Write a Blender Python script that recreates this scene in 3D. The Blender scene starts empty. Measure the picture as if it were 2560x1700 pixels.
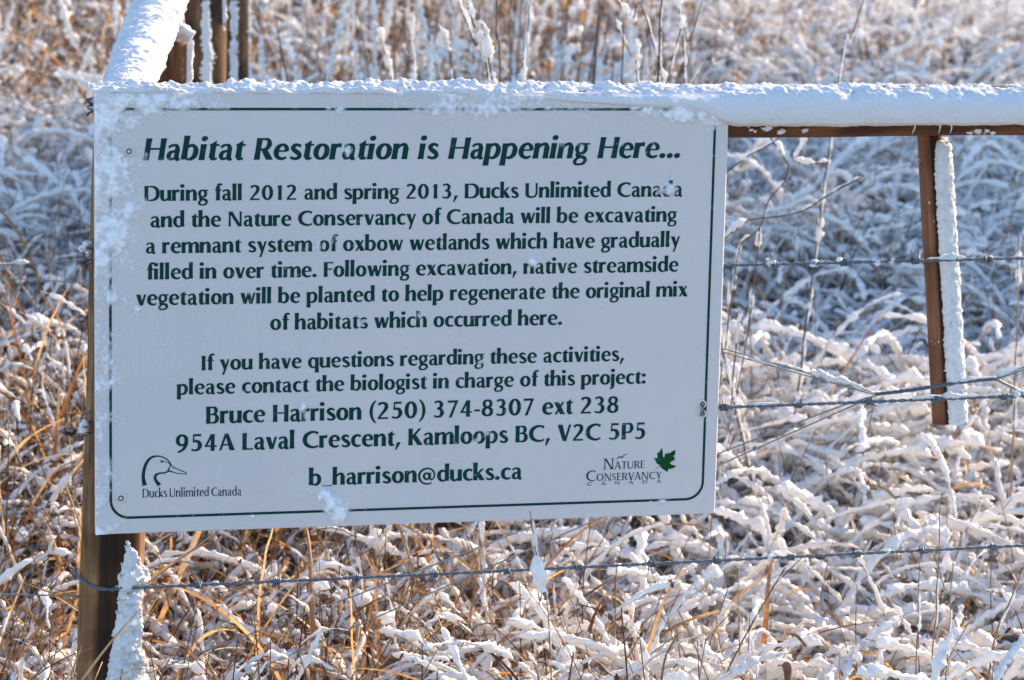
import bpy, math, random
import numpy as np
from mathutils import Vector, Matrix

scene = bpy.context.scene
RAD = math.radians
# ------------------------------------------------------------------ camera
FENCE_Z = 0.86                                   # height of the sign's centre above the ground
cam_d = bpy.data.cameras.new("camera")
cam_d.sensor_width = 36.0
cam_d.lens = 100.0
cam_d.clip_start = 0.05
cam_d.clip_end = 2000.0
cam_d.dof.use_dof = True
cam_d.dof.focus_distance = 3.98
cam_d.dof.aperture_fstop = 9.0
cam_d.dof.aperture_blades = 0
cam = bpy.data.objects.new("camera", cam_d)
scene.collection.objects.link(cam)
rx = Vector((0.97196, -0.23411, 0.02207)).normalized()
fw = Vector((0.23442, 0.95732, -0.16905)).normalized()
up = rx.cross(fw).normalized()
rx = fw.cross(up).normalized()
CAM = Vector((-0.82016, -3.92203, 1.50810))
cam.matrix_world = Matrix(((rx.x, up.x, -fw.x, CAM.x), (rx.y, up.y, -fw.y, CAM.y), (rx.z, up.z, -fw.z, CAM.z), (0, 0, 0, 1)))
scene.camera = cam
# ------------------------------------------------------------------ light
SUN_AZ, SUN_EL = 58.0, 25.0                      # clockwise from +Y, above the horizon
world = bpy.data.worlds.new("World")
scene.world = world
world.use_nodes = True
wt = world.node_tree
wt.nodes.clear()
sky = wt.nodes.new("ShaderNodeTexSky")
sky.sky_type = 'NISHITA'
sky.sun_disc = False
sky.sun_elevation = RAD(SUN_EL)
sky.sun_rotation = RAD(SUN_AZ)
sky.altitude = 400
sky.air_density = 1.0
sky.dust_density = 0.5
sky.ozone_density = 2.4
bg = wt.nodes.new("ShaderNodeBackground")
bg.inputs[1].default_value = 0.15
wo = wt.nodes.new("ShaderNodeOutputWorld")
wt.links.new(sky.outputs[0], bg.inputs[0])
wt.links.new(bg.outputs[0], wo.inputs[0])
sun_d = bpy.data.lights.new("sun", 'SUN')
sun_d.energy = 4.6
sun_d.angle = RAD(0.55)
sun_d.color = (1.0, 0.72, 0.45)
sun = bpy.data.objects.new("sun", sun_d)
scene.collection.objects.link(sun)
sdir = Vector((math.sin(RAD(SUN_AZ)) * math.cos(RAD(SUN_EL)), math.cos(RAD(SUN_AZ)) * math.cos(RAD(SUN_EL)), math.sin(RAD(SUN_EL))))
sun.rotation_euler = sdir.to_track_quat('Z', 'Y').to_euler()
sun.location = (3, 4, 5)
vs = scene.view_settings
vs.view_transform = 'Standard'
vs.look = 'None'
vs.gamma = 1.0
vs.use_curve_mapping = False
vs.exposure = 1.52
scene.cycles.max_bounces = 7
scene.cycles.diffuse_bounces = 4
scene.cycles.transparent_max_bounces = 16
scene.cycles.caustics_reflective = False
scene.cycles.caustics_refractive = False

# ------------------------------------------------------------------ noise and mesh helpers
def _hash(ix, iy, iz, seed):
    h = (ix * 374761393 + iy * 668265263 + iz * 2147483647 + seed * 1274126177) & 0xFFFFFFFF
    h = ((h ^ (h >> 13)) * 1274126177) & 0xFFFFFFFF
    h = h ^ (h >> 16)
    return (h & 0xFFFFFF) / float(0xFFFFFF)

def vnoise(P, seed=0):
    P = np.asarray(P, float)
    I = np.floor(P).astype(np.int64)
    F = P - I
    F = F * F * (3 - 2 * F)
    r = 0
    for dx in (0, 1):
        wx = F[..., 0] if dx else 1 - F[..., 0]
        for dy in (0, 1):
            wy = F[..., 1] if dy else 1 - F[..., 1]
            for dz in (0, 1):
                wz = F[..., 2] if dz else 1 - F[..., 2]
                r = r + wx * wy * wz * _hash(I[..., 0] + dx, I[..., 1] + dy, I[..., 2] + dz, seed)
    return r

def fbm(P, scale, octs=3, seed=0):
    P = np.asarray(P, float) * scale
    a, s, t = 1.0, 0.0, 0.0
    for o in range(octs):
        s = s + a * vnoise(P, seed + 17 * o)
        t += a
        a *= 0.5
        P = P * 2.03 + 11.3
    return s / t

def nrm(v):
    return v / np.maximum(np.linalg.norm(v, axis=-1, keepdims=True), 1e-9)

class MB:
    """collects shapes into one mesh"""
    def __init__(s):
        s.v, s.f, s.m, s.n = [], [], [], 0
    def add(s, V, F, mat=0):
        V = np.asarray(V, float).reshape(-1, 3)
        for grp in (F if isinstance(F, (list, tuple)) else [F]):
            grp = np.asarray(grp, np.int64)
            if grp.size:
                s.f.append(grp + s.n)
                s.m.append(np.full(len(grp), mat, np.int32))
        s.v.append(V)
        s.n += len(V)
    def mesh(s, name, mats, smooth=True):
        me = bpy.data.meshes.new(name)
        V = np.concatenate(s.v) if s.v else np.zeros((0, 3))
        me.vertices.add(len(V))
        me.vertices.foreach_set("co", V.ravel())
        loops = np.concatenate([g.ravel() for g in s.f])
        tot = np.concatenate([np.full(len(g), g.shape[1], np.int32) for g in s.f])
        start = np.concatenate([[0], np.cumsum(tot)[:-1]]).astype(np.int32)
        me.loops.add(len(loops))
        me.loops.foreach_set("vertex_index", loops.astype(np.int32))
        me.polygons.add(len(tot))
        me.polygons.foreach_set("loop_start", start)
        me.polygons.foreach_set("loop_total", tot)
        me.polygons.foreach_set("material_index", np.concatenate(s.m))
        me.polygons.foreach_set("use_smooth", np.full(len(tot), smooth))
        for m in (mats if isinstance(mats, (list, tuple)) else [mats]):
            me.materials.append(m)
        me.update(calc_edges=True)
        return me

def link(name, me, parent=None, loc=None):
    o = bpy.data.objects.new(name, me)
    scene.collection.objects.link(o)
    if parent is not None:
        o.parent = parent
        if loc is None:                           # geometry is given in world space
            o.location = -Vector(parent['_base']) if '_base' in parent else (0, 0, 0)
    if loc is not None:
        o.location = loc
    return o

BASES = {}
def put(name, mb, mats, parent=None, smooth=True):
    """mesh in world coordinates; origin moved to the parent's base"""
    b = BASES.get(parent.name, (0, 0, 0)) if parent is not None else (0, 0, 0)
    for i in range(len(mb.v)):
        mb.v[i] = mb.v[i] - np.array(b)
    o = bpy.data.objects.new(name, mb.mesh(name, mats, smooth))
    scene.collection.objects.link(o)
    o.parent = parent
    BASES[o.name] = b
    return o

def tag(o, label, cat, group=None, kind=None):
    if label: o['label'] = label
    if cat: o['category'] = cat
    if group: o['group'] = group
    if kind: o['kind'] = kind
    return o

def thing(name, label, cat, base, group=None):
    o = bpy.data.objects.new(name, None)
    o.empty_display_size = 0.05
    o.location = base
    scene.collection.objects.link(o)
    BASES[o.name] = tuple(base)
    return tag(o, label, cat, group)

def frames(P, ref=(0, 0, 1.0)):
    T = np.gradient(P, axis=0)
    T = nrm(T)
    r = np.tile(np.array(ref, float), (len(P), 1))
    bad = np.abs((T * r).sum(1)) > 0.97
    S = np.cross(T, r)
    if bad.any():
        S[bad] = np.cross(T[bad], np.array([0.3, 1.0, 0.0]))
    S = nrm(S)
    for i in range(1, len(S)):
        if (S[i] * S[i - 1]).sum() < 0:
            S[i] = -S[i]
        S[i] = S[i] * 0.5 + S[i - 1] * 0.5
    S = nrm(S - (S * T).sum(1, keepdims=True) * T)
    U = np.cross(S, T)
    return T, S, U

def ringfaces(n, k, closed=True):
    i = np.arange(n - 1)[:, None] * k
    j = np.arange(k if closed else k - 1)[None, :]
    a = i + j
    b = i + (j + 1) % k
    return np.stack([a, b, b + k, a + k], -1).reshape(-1, 4)

def tube(mb, P, r, k=6, mat=0, ref=(0, 0, 1.0), cap=True):
    P = np.asarray(P, float)
    n = len(P)
    r = np.broadcast_to(np.asarray(r, float), (n,))
    T, S, U = frames(P, ref)
    a = np.arange(k) * 2 * math.pi / k
    V = P[:, None] + r[:, None, None] * (S[:, None] * np.cos(a)[None, :, None] + U[:, None] * np.sin(a)[None, :, None])
    F = [ringfaces(n, k)]
    V = V.reshape(-1, 3)
    if cap:
        F += [np.arange(k)[::-1][None], (np.arange(k) + (n - 1) * k)[None]]
    mb.add(V, F, mat)

def resample(P, step):
    P = np.asarray(P, float)
    d = np.concatenate([[0], np.cumsum(np.linalg.norm(np.diff(P, axis=0), axis=1))])
    n = max(3, int(d[-1] / step) + 1)
    t = np.linspace(0, d[-1], n)
    return np.stack([np.interp(t, d, P[:, c]) for c in range(3)], 1)

def smooth_path(P, sub=8):
    P = np.asarray(P, float)
    Q = np.vstack([2 * P[0] - P[1], P, 2 * P[-1] - P[-2]])
    out = []
    for i in range(1, len(Q) - 2):
        t = np.linspace(0, 1, sub, endpoint=False)[:, None]
        p0, p1, p2, p3 = Q[i - 1], Q[i], Q[i + 1], Q[i + 2]
        out.append(0.5 * ((2 * p1) + (-p0 + p2) * t + (2 * p0 - 5 * p1 + 4 * p2 - p3) * t ** 2 + (-p0 + 3 * p1 - 3 * p2 + p3) * t ** 3))
    out.append(P[-1:])
    return np.concatenate(out)

# ------------------------------------------------------------------ materials
def newmat(name):
    m = bpy.data.materials.new(name)
    m.use_nodes = True
    m.node_tree.nodes.clear()
    return m, m.node_tree

def nd(t, typ, **kw):
    n = t.nodes.new(typ)
    for k, v in kw.items():
        if k in n.inputs.keys() if isinstance(k, str) else False:
            n.inputs[k].default_value = v
        else:
            setattr(n, k, v)
    return n

def ramp(t, fac, stops):
    r = t.nodes.new("ShaderNodeValToRGB")
    while len(r.color_ramp.elements) < len(stops):
        r.color_ramp.elements.new(0.5)
    for e, (p, c) in zip(r.color_ramp.elements, stops):
        e.position = p
        e.color = (*c, 1) if len(c) == 3 else c
    t.links.new(fac, r.inputs[0])
    return r.outputs[0]

def noise(t, scale, detail=3, coord='Object', vec=None, rough=0.55):
    tc = t.nodes.new("ShaderNodeTexCoord")
    n = t.nodes.new("ShaderNodeTexNoise")
    n.inputs['Scale'].default_value = scale
    n.inputs['Detail'].default_value = detail
    n.inputs['Roughness'].default_value = rough
    t.links.new(vec if vec is not None else tc.outputs[coord], n.inputs['Vector'])
    return n.outputs[0]

def snow_mat(name, col=(0.91, 0.91, 0.90), trans=0.36, bump=0.8, bscale=420, alpha=None):
    m, t = newmat(name)
    d = nd(t, "ShaderNodeBsdfDiffuse"); d.inputs[0].default_value = (*col, 1)
    tr = nd(t, "ShaderNodeBsdfTranslucent"); tr.inputs[0].default_value = (col[0], col[1] * 0.97, col[2] * 0.93, 1)
    mx = nd(t, "ShaderNodeMixShader"); mx.inputs[0].default_value = trans
    b = nd(t, "ShaderNodeBump"); b.inputs['Strength'].default_value = bump; b.inputs['Distance'].default_value = 0.0016
    n1 = noise(t, bscale, 2)
    t.links.new(n1, b.inputs['Height'])
    for s in (d, tr): t.links.new(b.outputs[0], s.inputs['Normal'])
    t.links.new(d.outputs[0], mx.inputs[1]); t.links.new(tr.outputs[0], mx.inputs[2])
    o = nd(t, "ShaderNodeOutputMaterial")
    last = mx.outputs[0]
    if alpha:
        at = nd(t, "ShaderNodeAttribute"); at.attribute_name = alpha
        tp = nd(t, "ShaderNodeBsdfTransparent")
        m2 = nd(t, "ShaderNodeMixShader")
        t.links.new(at.outputs['Fac'], m2.inputs[0])
        t.links.new(tp.outputs[0], m2.inputs[1]); t.links.new(last, m2.inputs[2])
        last = m2.outputs[0]
    t.links.new(last, o.inputs[0])
    return m

def leaf_mat(name, stops, trans=0.45, scale=7.0):
    m, t = newmat(name)
    oi = nd(t, "ShaderNodeObjectInfo")
    n = noise(t, scale, 2)
    ad = nd(t, "ShaderNodeMath", operation='MULTIPLY_ADD')
    t.links.new(oi.outputs['Random'], ad.inputs[0]); ad.inputs[1].default_value = 0.35
    t.links.new(n, ad.inputs[2])
    sb = nd(t, "ShaderNodeMath", operation='SUBTRACT'); sb.inputs[1].default_value = 0.17
    t.links.new(ad.outputs[0], sb.inputs[0])
    c = ramp(t, sb.outputs[0], stops)
    # fine lengthwise veins and blotches
    v = noise(t, 110, 4)
    mul = nd(t, "ShaderNodeMixRGB", blend_type='MULTIPLY'); mul.inputs[0].default_value = 0.55
    t.links.new(c, mul.inputs[1]); t.links.new(ramp(t, v, [(0.3, (0.45, 0.42, 0.4)), (0.65, (1.25, 1.2, 1.15))]), mul.inputs[2])
    d = nd(t, "ShaderNodeBsdfDiffuse"); tr = nd(t, "ShaderNodeBsdfTranslucent")
    t.links.new(mul.outputs[0], d.inputs[0]); t.links.new(mul.outputs[0], tr.inputs[0])
    mx = nd(t, "ShaderNodeMixShader"); mx.inputs[0].default_value = trans
    t.links.new(d.outputs[0], mx.inputs[1]); t.links.new(tr.outputs[0], mx.inputs[2])
    g = nd(t, "ShaderNodeBsdfGlossy"); g.inputs['Roughness'].default_value = 0.5
    g.inputs[0].default_value = (0.8, 0.8, 0.8, 1)
    m3 = nd(t, "ShaderNodeMixShader"); m3.inputs[0].default_value = 0.05
    t.links.new(mx.outputs[0], m3.inputs[1]); t.links.new(g.outputs[0], m3.inputs[2])
    o = nd(t, "ShaderNodeOutputMaterial")
    t.links.new(m3.outputs[0], o.inputs[0])
    return m

def flat_mat(name, col, rough=0.5, metal=0.0, spec=0.5):
    m, t = newmat(name)
    p = nd(t, "ShaderNodeBsdfPrincipled")
    p.inputs['Base Color'].default_value = (*col, 1)
    p.inputs['Roughness'].default_value = rough
    p.inputs['Metallic'].default_value = metal
    p.inputs['Specular IOR Level'].default_value = spec
    o = nd(t, "ShaderNodeOutputMaterial")
    t.links.new(p.outputs[0], o.inputs[0])
    return m

M_SNOW = snow_mat("snow")
M_PACK = snow_mat("packed snow", col=(0.70, 0.715, 0.73), trans=0.15, bump=0.7, bscale=380)
M_FROST = snow_mat("frost", col=(0.87, 0.89, 0.92), trans=0.1, bump=0.6, bscale=260, alpha="cover")
M_TAN = leaf_mat("dry blade", [(0.25, (0.12, 0.050, 0.018)), (0.44, (0.38, 0.185, 0.062)), (0.6, (0.56, 0.36, 0.16)), (0.8, (0.50, 0.37, 0.23))], 0.5)
M_STEM = leaf_mat("dry stem", [(0.3, (0.13, 0.06, 0.028)), (0.5, (0.26, 0.14, 0.065)), (0.75, (0.36, 0.24, 0.14))], 0.15, 12)
M_DARK = leaf_mat("withered leaf", [(0.3, (0.03, 0.013, 0.007)), (0.5, (0.08, 0.03, 0.012)), (0.75, (0.22, 0.08, 0.025))], 0.3, 9)
M_TWIG = leaf_mat("twig bark", [(0.3, (0.045, 0.03, 0.024)), (0.6, (0.10, 0.068, 0.05))], 0.0, 20)

def wood_mat(name, dark, mid, light, wet=0.5, zscale=0.12, band=None):
    m, t = newmat(name)
    tc = nd(t, "ShaderNodeTexCoord")
    mp = nd(t, "ShaderNodeMapping")
    mp.inputs['Scale'].default_value = (1, 1, zscale)
    t.links.new(tc.outputs['UV'], mp.inputs[0])
    n1 = noise(t, 130, 4, vec=mp.outputs[0])
    n2 = noise(t, 26, 3, vec=mp.outputs[0])
    n3 = noise(t, 9, 3, coord='Object')
    a = nd(t, "ShaderNodeMath", operation='MULTIPLY_ADD'); a.inputs[1].default_value = 0.55
    t.links.new(n1, a.inputs[0])
    b = nd(t, "ShaderNodeMath", operation='MULTIPLY'); b.inputs[1].default_value = 0.45
    t.links.new(n2, b.inputs[0]); t.links.new(b.outputs[0], a.inputs[2])
    c = ramp(t, a.outputs[0], [(0.32, dark), (0.5, mid), (0.68, light)])
    w = ramp(t, n3, [(0.42, (1, 1, 1)), (0.58, (wet, wet * 0.92, wet * 0.86))])
    mul = nd(t, "ShaderNodeMixRGB", blend_type='MULTIPLY'); mul.inputs[0].default_value = 1
    t.links.new(c, mul.inputs[1]); t.links.new(w, mul.inputs[2])
    if band:                                       # meltwater soaked into the front of the pole
        sx = nd(t, "ShaderNodeSeparateXYZ"); t.links.new(tc.outputs['UV'], sx.inputs[0])
        sh = nd(t, "ShaderNodeMath", operation='MULTIPLY_ADD'); sh.inputs[1].default_value = 0.022
        t.links.new(noise(t, 14, 4, vec=mp.outputs[0]), sh.inputs[0]); t.links.new(sx.outputs[0], sh.inputs[2])
        mr = nd(t, "ShaderNodeMapRange"); mr.inputs[1].default_value = -0.08; mr.inputs[2].default_value = 0.12
        t.links.new(sh.outputs[0], mr.inputs[0])
        q = lambda ang: ((ang * 0.045 + 0.011) + 0.08) / 0.2
        lo, hi = band
        bw_ = ramp(t, mr.outputs[0], [(q(lo) - 0.02, (1, 1, 1)), (q(lo) + 0.02, (0.16, 0.13, 0.11)), (q(hi) - 0.02, (0.2, 0.16, 0.13)), (q(hi) + 0.02, (1, 1, 1))])
        m2 = nd(t, "ShaderNodeMixRGB", blend_type='MULTIPLY'); m2.inputs[0].default_value = 1
        t.links.new(mul.outputs[0], m2.inputs[1]); t.links.new(bw_, m2.inputs[2]); mul = m2
    p = nd(t, "ShaderNodeBsdfPrincipled"); p.inputs['Roughness'].default_value = 0.72
    p.inputs['Specular IOR Level'].default_value = 0.25
    t.links.new(mul.outputs[0], p.inputs['Base Color'])
    bp = nd(t, "ShaderNodeBump"); bp.inputs['Strength'].default_value = 0.6; bp.inputs['Distance'].default_value = 0.002
    t.links.new(a.outputs[0], bp.inputs['Height']); t.links.new(bp.outputs[0], p.inputs['Normal'])
    o = nd(t, "ShaderNodeOutputMaterial"); t.links.new(p.outputs[0], o.inputs[0])
    return m

M_WOOD_RED = wood_mat("red brown timber", (0.035, 0.014, 0.006), (0.12, 0.048, 0.018), (0.24, 0.105, 0.04))
M_WOOD = wood_mat("weathered timber", (0.03, 0.013, 0.006), (0.12, 0.055, 0.022), (0.30, 0.17, 0.08), 0.2)
M_POST = wood_mat("post timber soaked at the front", (0.07, 0.034, 0.013), (0.24, 0.125, 0.05), (0.40, 0.235, 0.11), 0.5, band=(-0.55, 0.85))
M_STICK = wood_mat("stick timber soaked at the front", (0.06, 0.024, 0.012), (0.17, 0.070, 0.034), (0.28, 0.13, 0.07), 0.7, band=(-0.40, 0.45))
M_WIRE = flat_mat("galvanised wire", (0.12, 0.15, 0.18), 0.45, 0.6)
M_THIN = flat_mat("plain wire", (0.20, 0.23, 0.23), 0.4, 0.5)
M_STEEL = flat_mat("washer steel", (0.62, 0.60, 0.56), 0.35, 0.3)
M_RUBBER = flat_mat("dark washer seal", (0.06, 0.06, 0.06), 0.6)
M_GREEN = flat_mat("dark green print", (0.001, 0.038, 0.033), 0.6, 0.0, 0.12)
M_NAVY = flat_mat("navy print", (0.010, 0.010, 0.045), 0.6, 0.0, 0.12)
M_LEAFG = flat_mat("leaf green print", (0.002, 0.055, 0.014), 0.6, 0.0, 0.12)
M_ICE, _t = newmat("ice crust")
_p = nd(_t, "ShaderNodeBsdfPrincipled"); _p.inputs['Base Color'].default_value = (0.9, 0.93, 0.96, 1); _p.inputs['Roughness'].default_value = 0.15
_p.inputs['Transmission Weight'].default_value = 0.35
_o = nd(_t, "ShaderNodeOutputMaterial"); _t.links.new(_p.outputs[0], _o.inputs[0])

# sign board: matt white fluted plastic
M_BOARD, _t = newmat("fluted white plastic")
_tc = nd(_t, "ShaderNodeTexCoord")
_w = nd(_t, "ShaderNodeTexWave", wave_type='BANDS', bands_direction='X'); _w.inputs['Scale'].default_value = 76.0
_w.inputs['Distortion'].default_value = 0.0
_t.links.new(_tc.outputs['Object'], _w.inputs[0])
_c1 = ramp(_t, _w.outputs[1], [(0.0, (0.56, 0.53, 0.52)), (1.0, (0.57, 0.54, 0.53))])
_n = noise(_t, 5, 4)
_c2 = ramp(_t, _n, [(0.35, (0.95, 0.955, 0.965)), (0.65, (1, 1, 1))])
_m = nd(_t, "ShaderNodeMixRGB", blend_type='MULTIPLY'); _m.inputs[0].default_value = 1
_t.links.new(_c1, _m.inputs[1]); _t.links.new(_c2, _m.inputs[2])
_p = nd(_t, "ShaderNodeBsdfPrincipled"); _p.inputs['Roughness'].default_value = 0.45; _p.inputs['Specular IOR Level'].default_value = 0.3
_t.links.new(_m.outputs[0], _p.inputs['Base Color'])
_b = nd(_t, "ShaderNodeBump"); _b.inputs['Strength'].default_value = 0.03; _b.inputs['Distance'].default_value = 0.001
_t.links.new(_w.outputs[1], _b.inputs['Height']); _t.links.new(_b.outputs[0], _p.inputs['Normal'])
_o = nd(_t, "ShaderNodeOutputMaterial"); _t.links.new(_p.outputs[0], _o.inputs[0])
# ------------------------------------------------------------------ ground
def gz(x, y):
    x = np.asarray(x, float); y = np.asarray(y, float)
    s = np.clip(y - 0.8, 0, 40)
    P = np.stack([x, y, 0 * x], -1)
    return 0.125 * s + 0.10 * (fbm(P, 0.55, 2, 3) - 0.5) * np.clip((y + 1) / 3, 0.25, 1.5)

def axis(a, b, step, far, grow=1.35):
    c = list(np.arange(a, b, step))
    s, lo, hi = step, a, b
    L, Rr = [], []
    while hi < far:
        s *= grow; hi += s; lo -= s
        L.append(lo); Rr.append(hi)
    return np.array(L[::-1] + c + Rr)
gx = axis(-2.0, 6.0, 0.035, 160)
gy = axis(-1.2, 14.0, 0.04, 160)
X, Y = np.meshgrid(gx, gy)
P = np.stack([X, Y, 0 * X], -1)
Z = gz(X, Y) + 0.055 * fbm(P, 9, 3, 5) + 0.02 * fbm(P, 30, 2, 9)
mb = MB()
mb.add(np.stack([X, Y, Z], -1), ringfaces(len(gy), len(gx), closed=False))
M_GROUND, t = newmat("snow over leaf litter")
n = noise(t, 11, 4)
c = ramp(t, n, [(0.44, (0.02, 0.012, 0.008)), (0.50, (0.06, 0.036, 0.02)), (0.54, (0.82, 0.84, 0.87))])
d = nd(t, "ShaderNodeBsdfDiffuse"); t.links.new(c, d.inputs[0])
b = nd(t, "ShaderNodeBump"); b.inputs['Strength'].default_value = 0.6; b.inputs['Distance'].default_value = 0.01
t.links.new(noise(t, 60, 4), b.inputs['Height']); t.links.new(b.outputs[0], d.inputs['Normal'])
o = nd(t, "ShaderNodeOutputMaterial"); t.links.new(d.outputs[0], o.inputs[0])
g = put('ground', mb, M_GROUND)
tag(g, None, None, kind='structure')
# unseen gravel track added in front to cut snow bounce on the sign
mx_, my_ = np.meshgrid(np.linspace(-40, 40, 161), np.linspace(-9.0, -1.3, 40))
mb = MB(); mb.add(np.stack([mx_, my_, gz(mx_, my_) + 0.085 + 0.01 * fbm(np.stack([mx_, my_, 0 * mx_], -1), 3, 2, 77)], -1), ringfaces(40, 161, closed=False))
M_ADDED_TRACK, t = newmat("gravel")
d = nd(t, "ShaderNodeBsdfDiffuse"); t.links.new(ramp(t, noise(t, 90, 3), [(0.35, (0.05, 0.045, 0.04)), (0.65, (0.14, 0.125, 0.11))]), d.inputs[0])
o = nd(t, "ShaderNodeOutputMaterial"); t.links.new(d.outputs[0], o.inputs[0])
tag(put('gravel_track', mb, M_ADDED_TRACK), None, None, kind='structure')

# ------------------------------------------------------------------ grass shapes
def blade_path(rng, base, L, a0, a1, az, n, p=1.3, wob=0.25):
    s = np.linspace(0, 1, n)
    a = a0 + (a1 - a0) * s ** p
    az = az + wob * np.cumsum(rng.normal(0, 1, n)) / math.sqrt(n)
    D = np.stack([np.sin(a) * np.cos(az), np.sin(a) * np.sin(az), np.cos(a)], 1) * (L / n)
    return np.array(base) + np.vstack([[0, 0, 0], np.cumsum(D, 0)[:-1]])

def ribbon(mb, P, w, mat, rng, fold=0.25, tw=0.6):
    T, S, U = frames(P)
    ph = rng.uniform(-0.5, 0.5) + np.linspace(0, rng.normal(0, tw), len(P))
    S2 = S * np.cos(ph)[:, None] + U * np.sin(ph)[:, None]
    U2 = -S * np.sin(ph)[:, None] + U * np.cos(ph)[:, None]
    V = np.stack([P - S2 * w[:, None] / 2 + U2 * w[:, None] * fold, P, P + S2 * w[:, None] / 2 + U2 * w[:, None] * fold], 1)
    mb.add(V.reshape(-1, 3), ringfaces(len(P), 3, closed=False), mat)

def snow_tube(mb, P, r, mat, rng, k=8, lump=0.5, lift=0.5):
    """lumpy snow resting along a stalk"""
    n = len(P)
    if n < 4: return
    T, S, U = frames(P)
    hor = np.sqrt(np.clip(1 - T[:, 2] ** 2, 0, 1))
    a = np.arange(k) * 2 * math.pi / k
    env = np.minimum(1, np.minimum(np.arange(n), np.arange(n)[::-1]) / 2.5 + 0.12)
    sd = int(rng.integers(1 << 20))
    l1 = np.clip(-0.1 + 2.2 * fbm(P, 38, 2, sd), 0.3, 1.8)
    rr = r * env * l1 * (0.74 + 0.26 * hor)
    C = P + U * (rr * lift)[:, None]
    V = C[:, None] + rr[:, None, None] * (S[:, None] * np.cos(a)[None, :, None] + U[:, None] * (0.85 * np.sin(a))[None, :, None])
    D = nrm(V - C[:, None])
    q = fbm(V, 105, 2, sd + 5) - 0.5
    g_ = fbm(V, 270, 2, sd + 9) - 0.5
    V = V + D * (q * 3.4 * lump * rr[:, None] + g_ * (0.0022 + 1.3 * rr[:, None]))[..., None]
    mb.add(V.reshape(-1, 3), [ringfaces(n, k), np.arange(k)[::-1][None], (np.arange(k) + (n - 1) * k)[None]], mat)

_ico = None
def blob(mb, c, r, mat, rng, squash=0.8):
    global _ico
    if _ico is None:
        import bmesh
        _ico = {}
        for lv in (2, 3, 4):
            bm = bmesh.new(); bmesh.ops.create_icosphere(bm, subdivisions=lv, radius=1)
            _ico[lv] = (np.array([v.co[:] for v in bm.verts]), np.array([[v.index for v in f.verts] for f in bm.faces])); bm.free()
    V, F = _ico[2 if r < 0.008 else (3 if r < 0.02 else 4)]
    sd = int(rng.integers(1 << 20))
    W = V * np.clip(0.1 + 1.8 * fbm(V + sd % 97, 1.3, 2, sd), 0.3, 2)[:, None]
    W = W + V * ((fbm(W * r + sd % 89, 130, 3, sd + 3) - 0.5) * 0.011 / r + (fbm(W * r + sd % 89, 350, 2, sd + 4) - 0.5) * 0.005 / r)[:, None]
    W = W * np.array([1, 1, squash])
    mb.add(np.array(c) + W * r, F, mat)

SN, TN, ST, DK = 0, 1, 2, 3
GM = [M_SNOW, M_TAN, M_STEM, M_DARK]
def stalk(mb, rng, base, L, a0, a1, r=0.0011, snow=0.2, mat=ST, rs=0.003):
    az = rng.uniform(0, 6.28)
    P = blade_path(rng, base, L, a0, a1, az, 14, 1.5, 0.3)
    tube(mb, P, np.linspace(r * 1.3, r * 0.6, 14), 4, mat)
    if rng.random() < snow:
        Q = resample(P, 0.006)
        i0 = int(rng.uniform(0.1, 0.6) * len(Q)); i1 = int(min(len(Q), i0 + rng.uniform(0.2, 0.6) * len(Q)))
        snow_tube(mb, Q[i0:i1], rs, SN, rng, 6, 0.6, 0.4)
    return P

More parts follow.
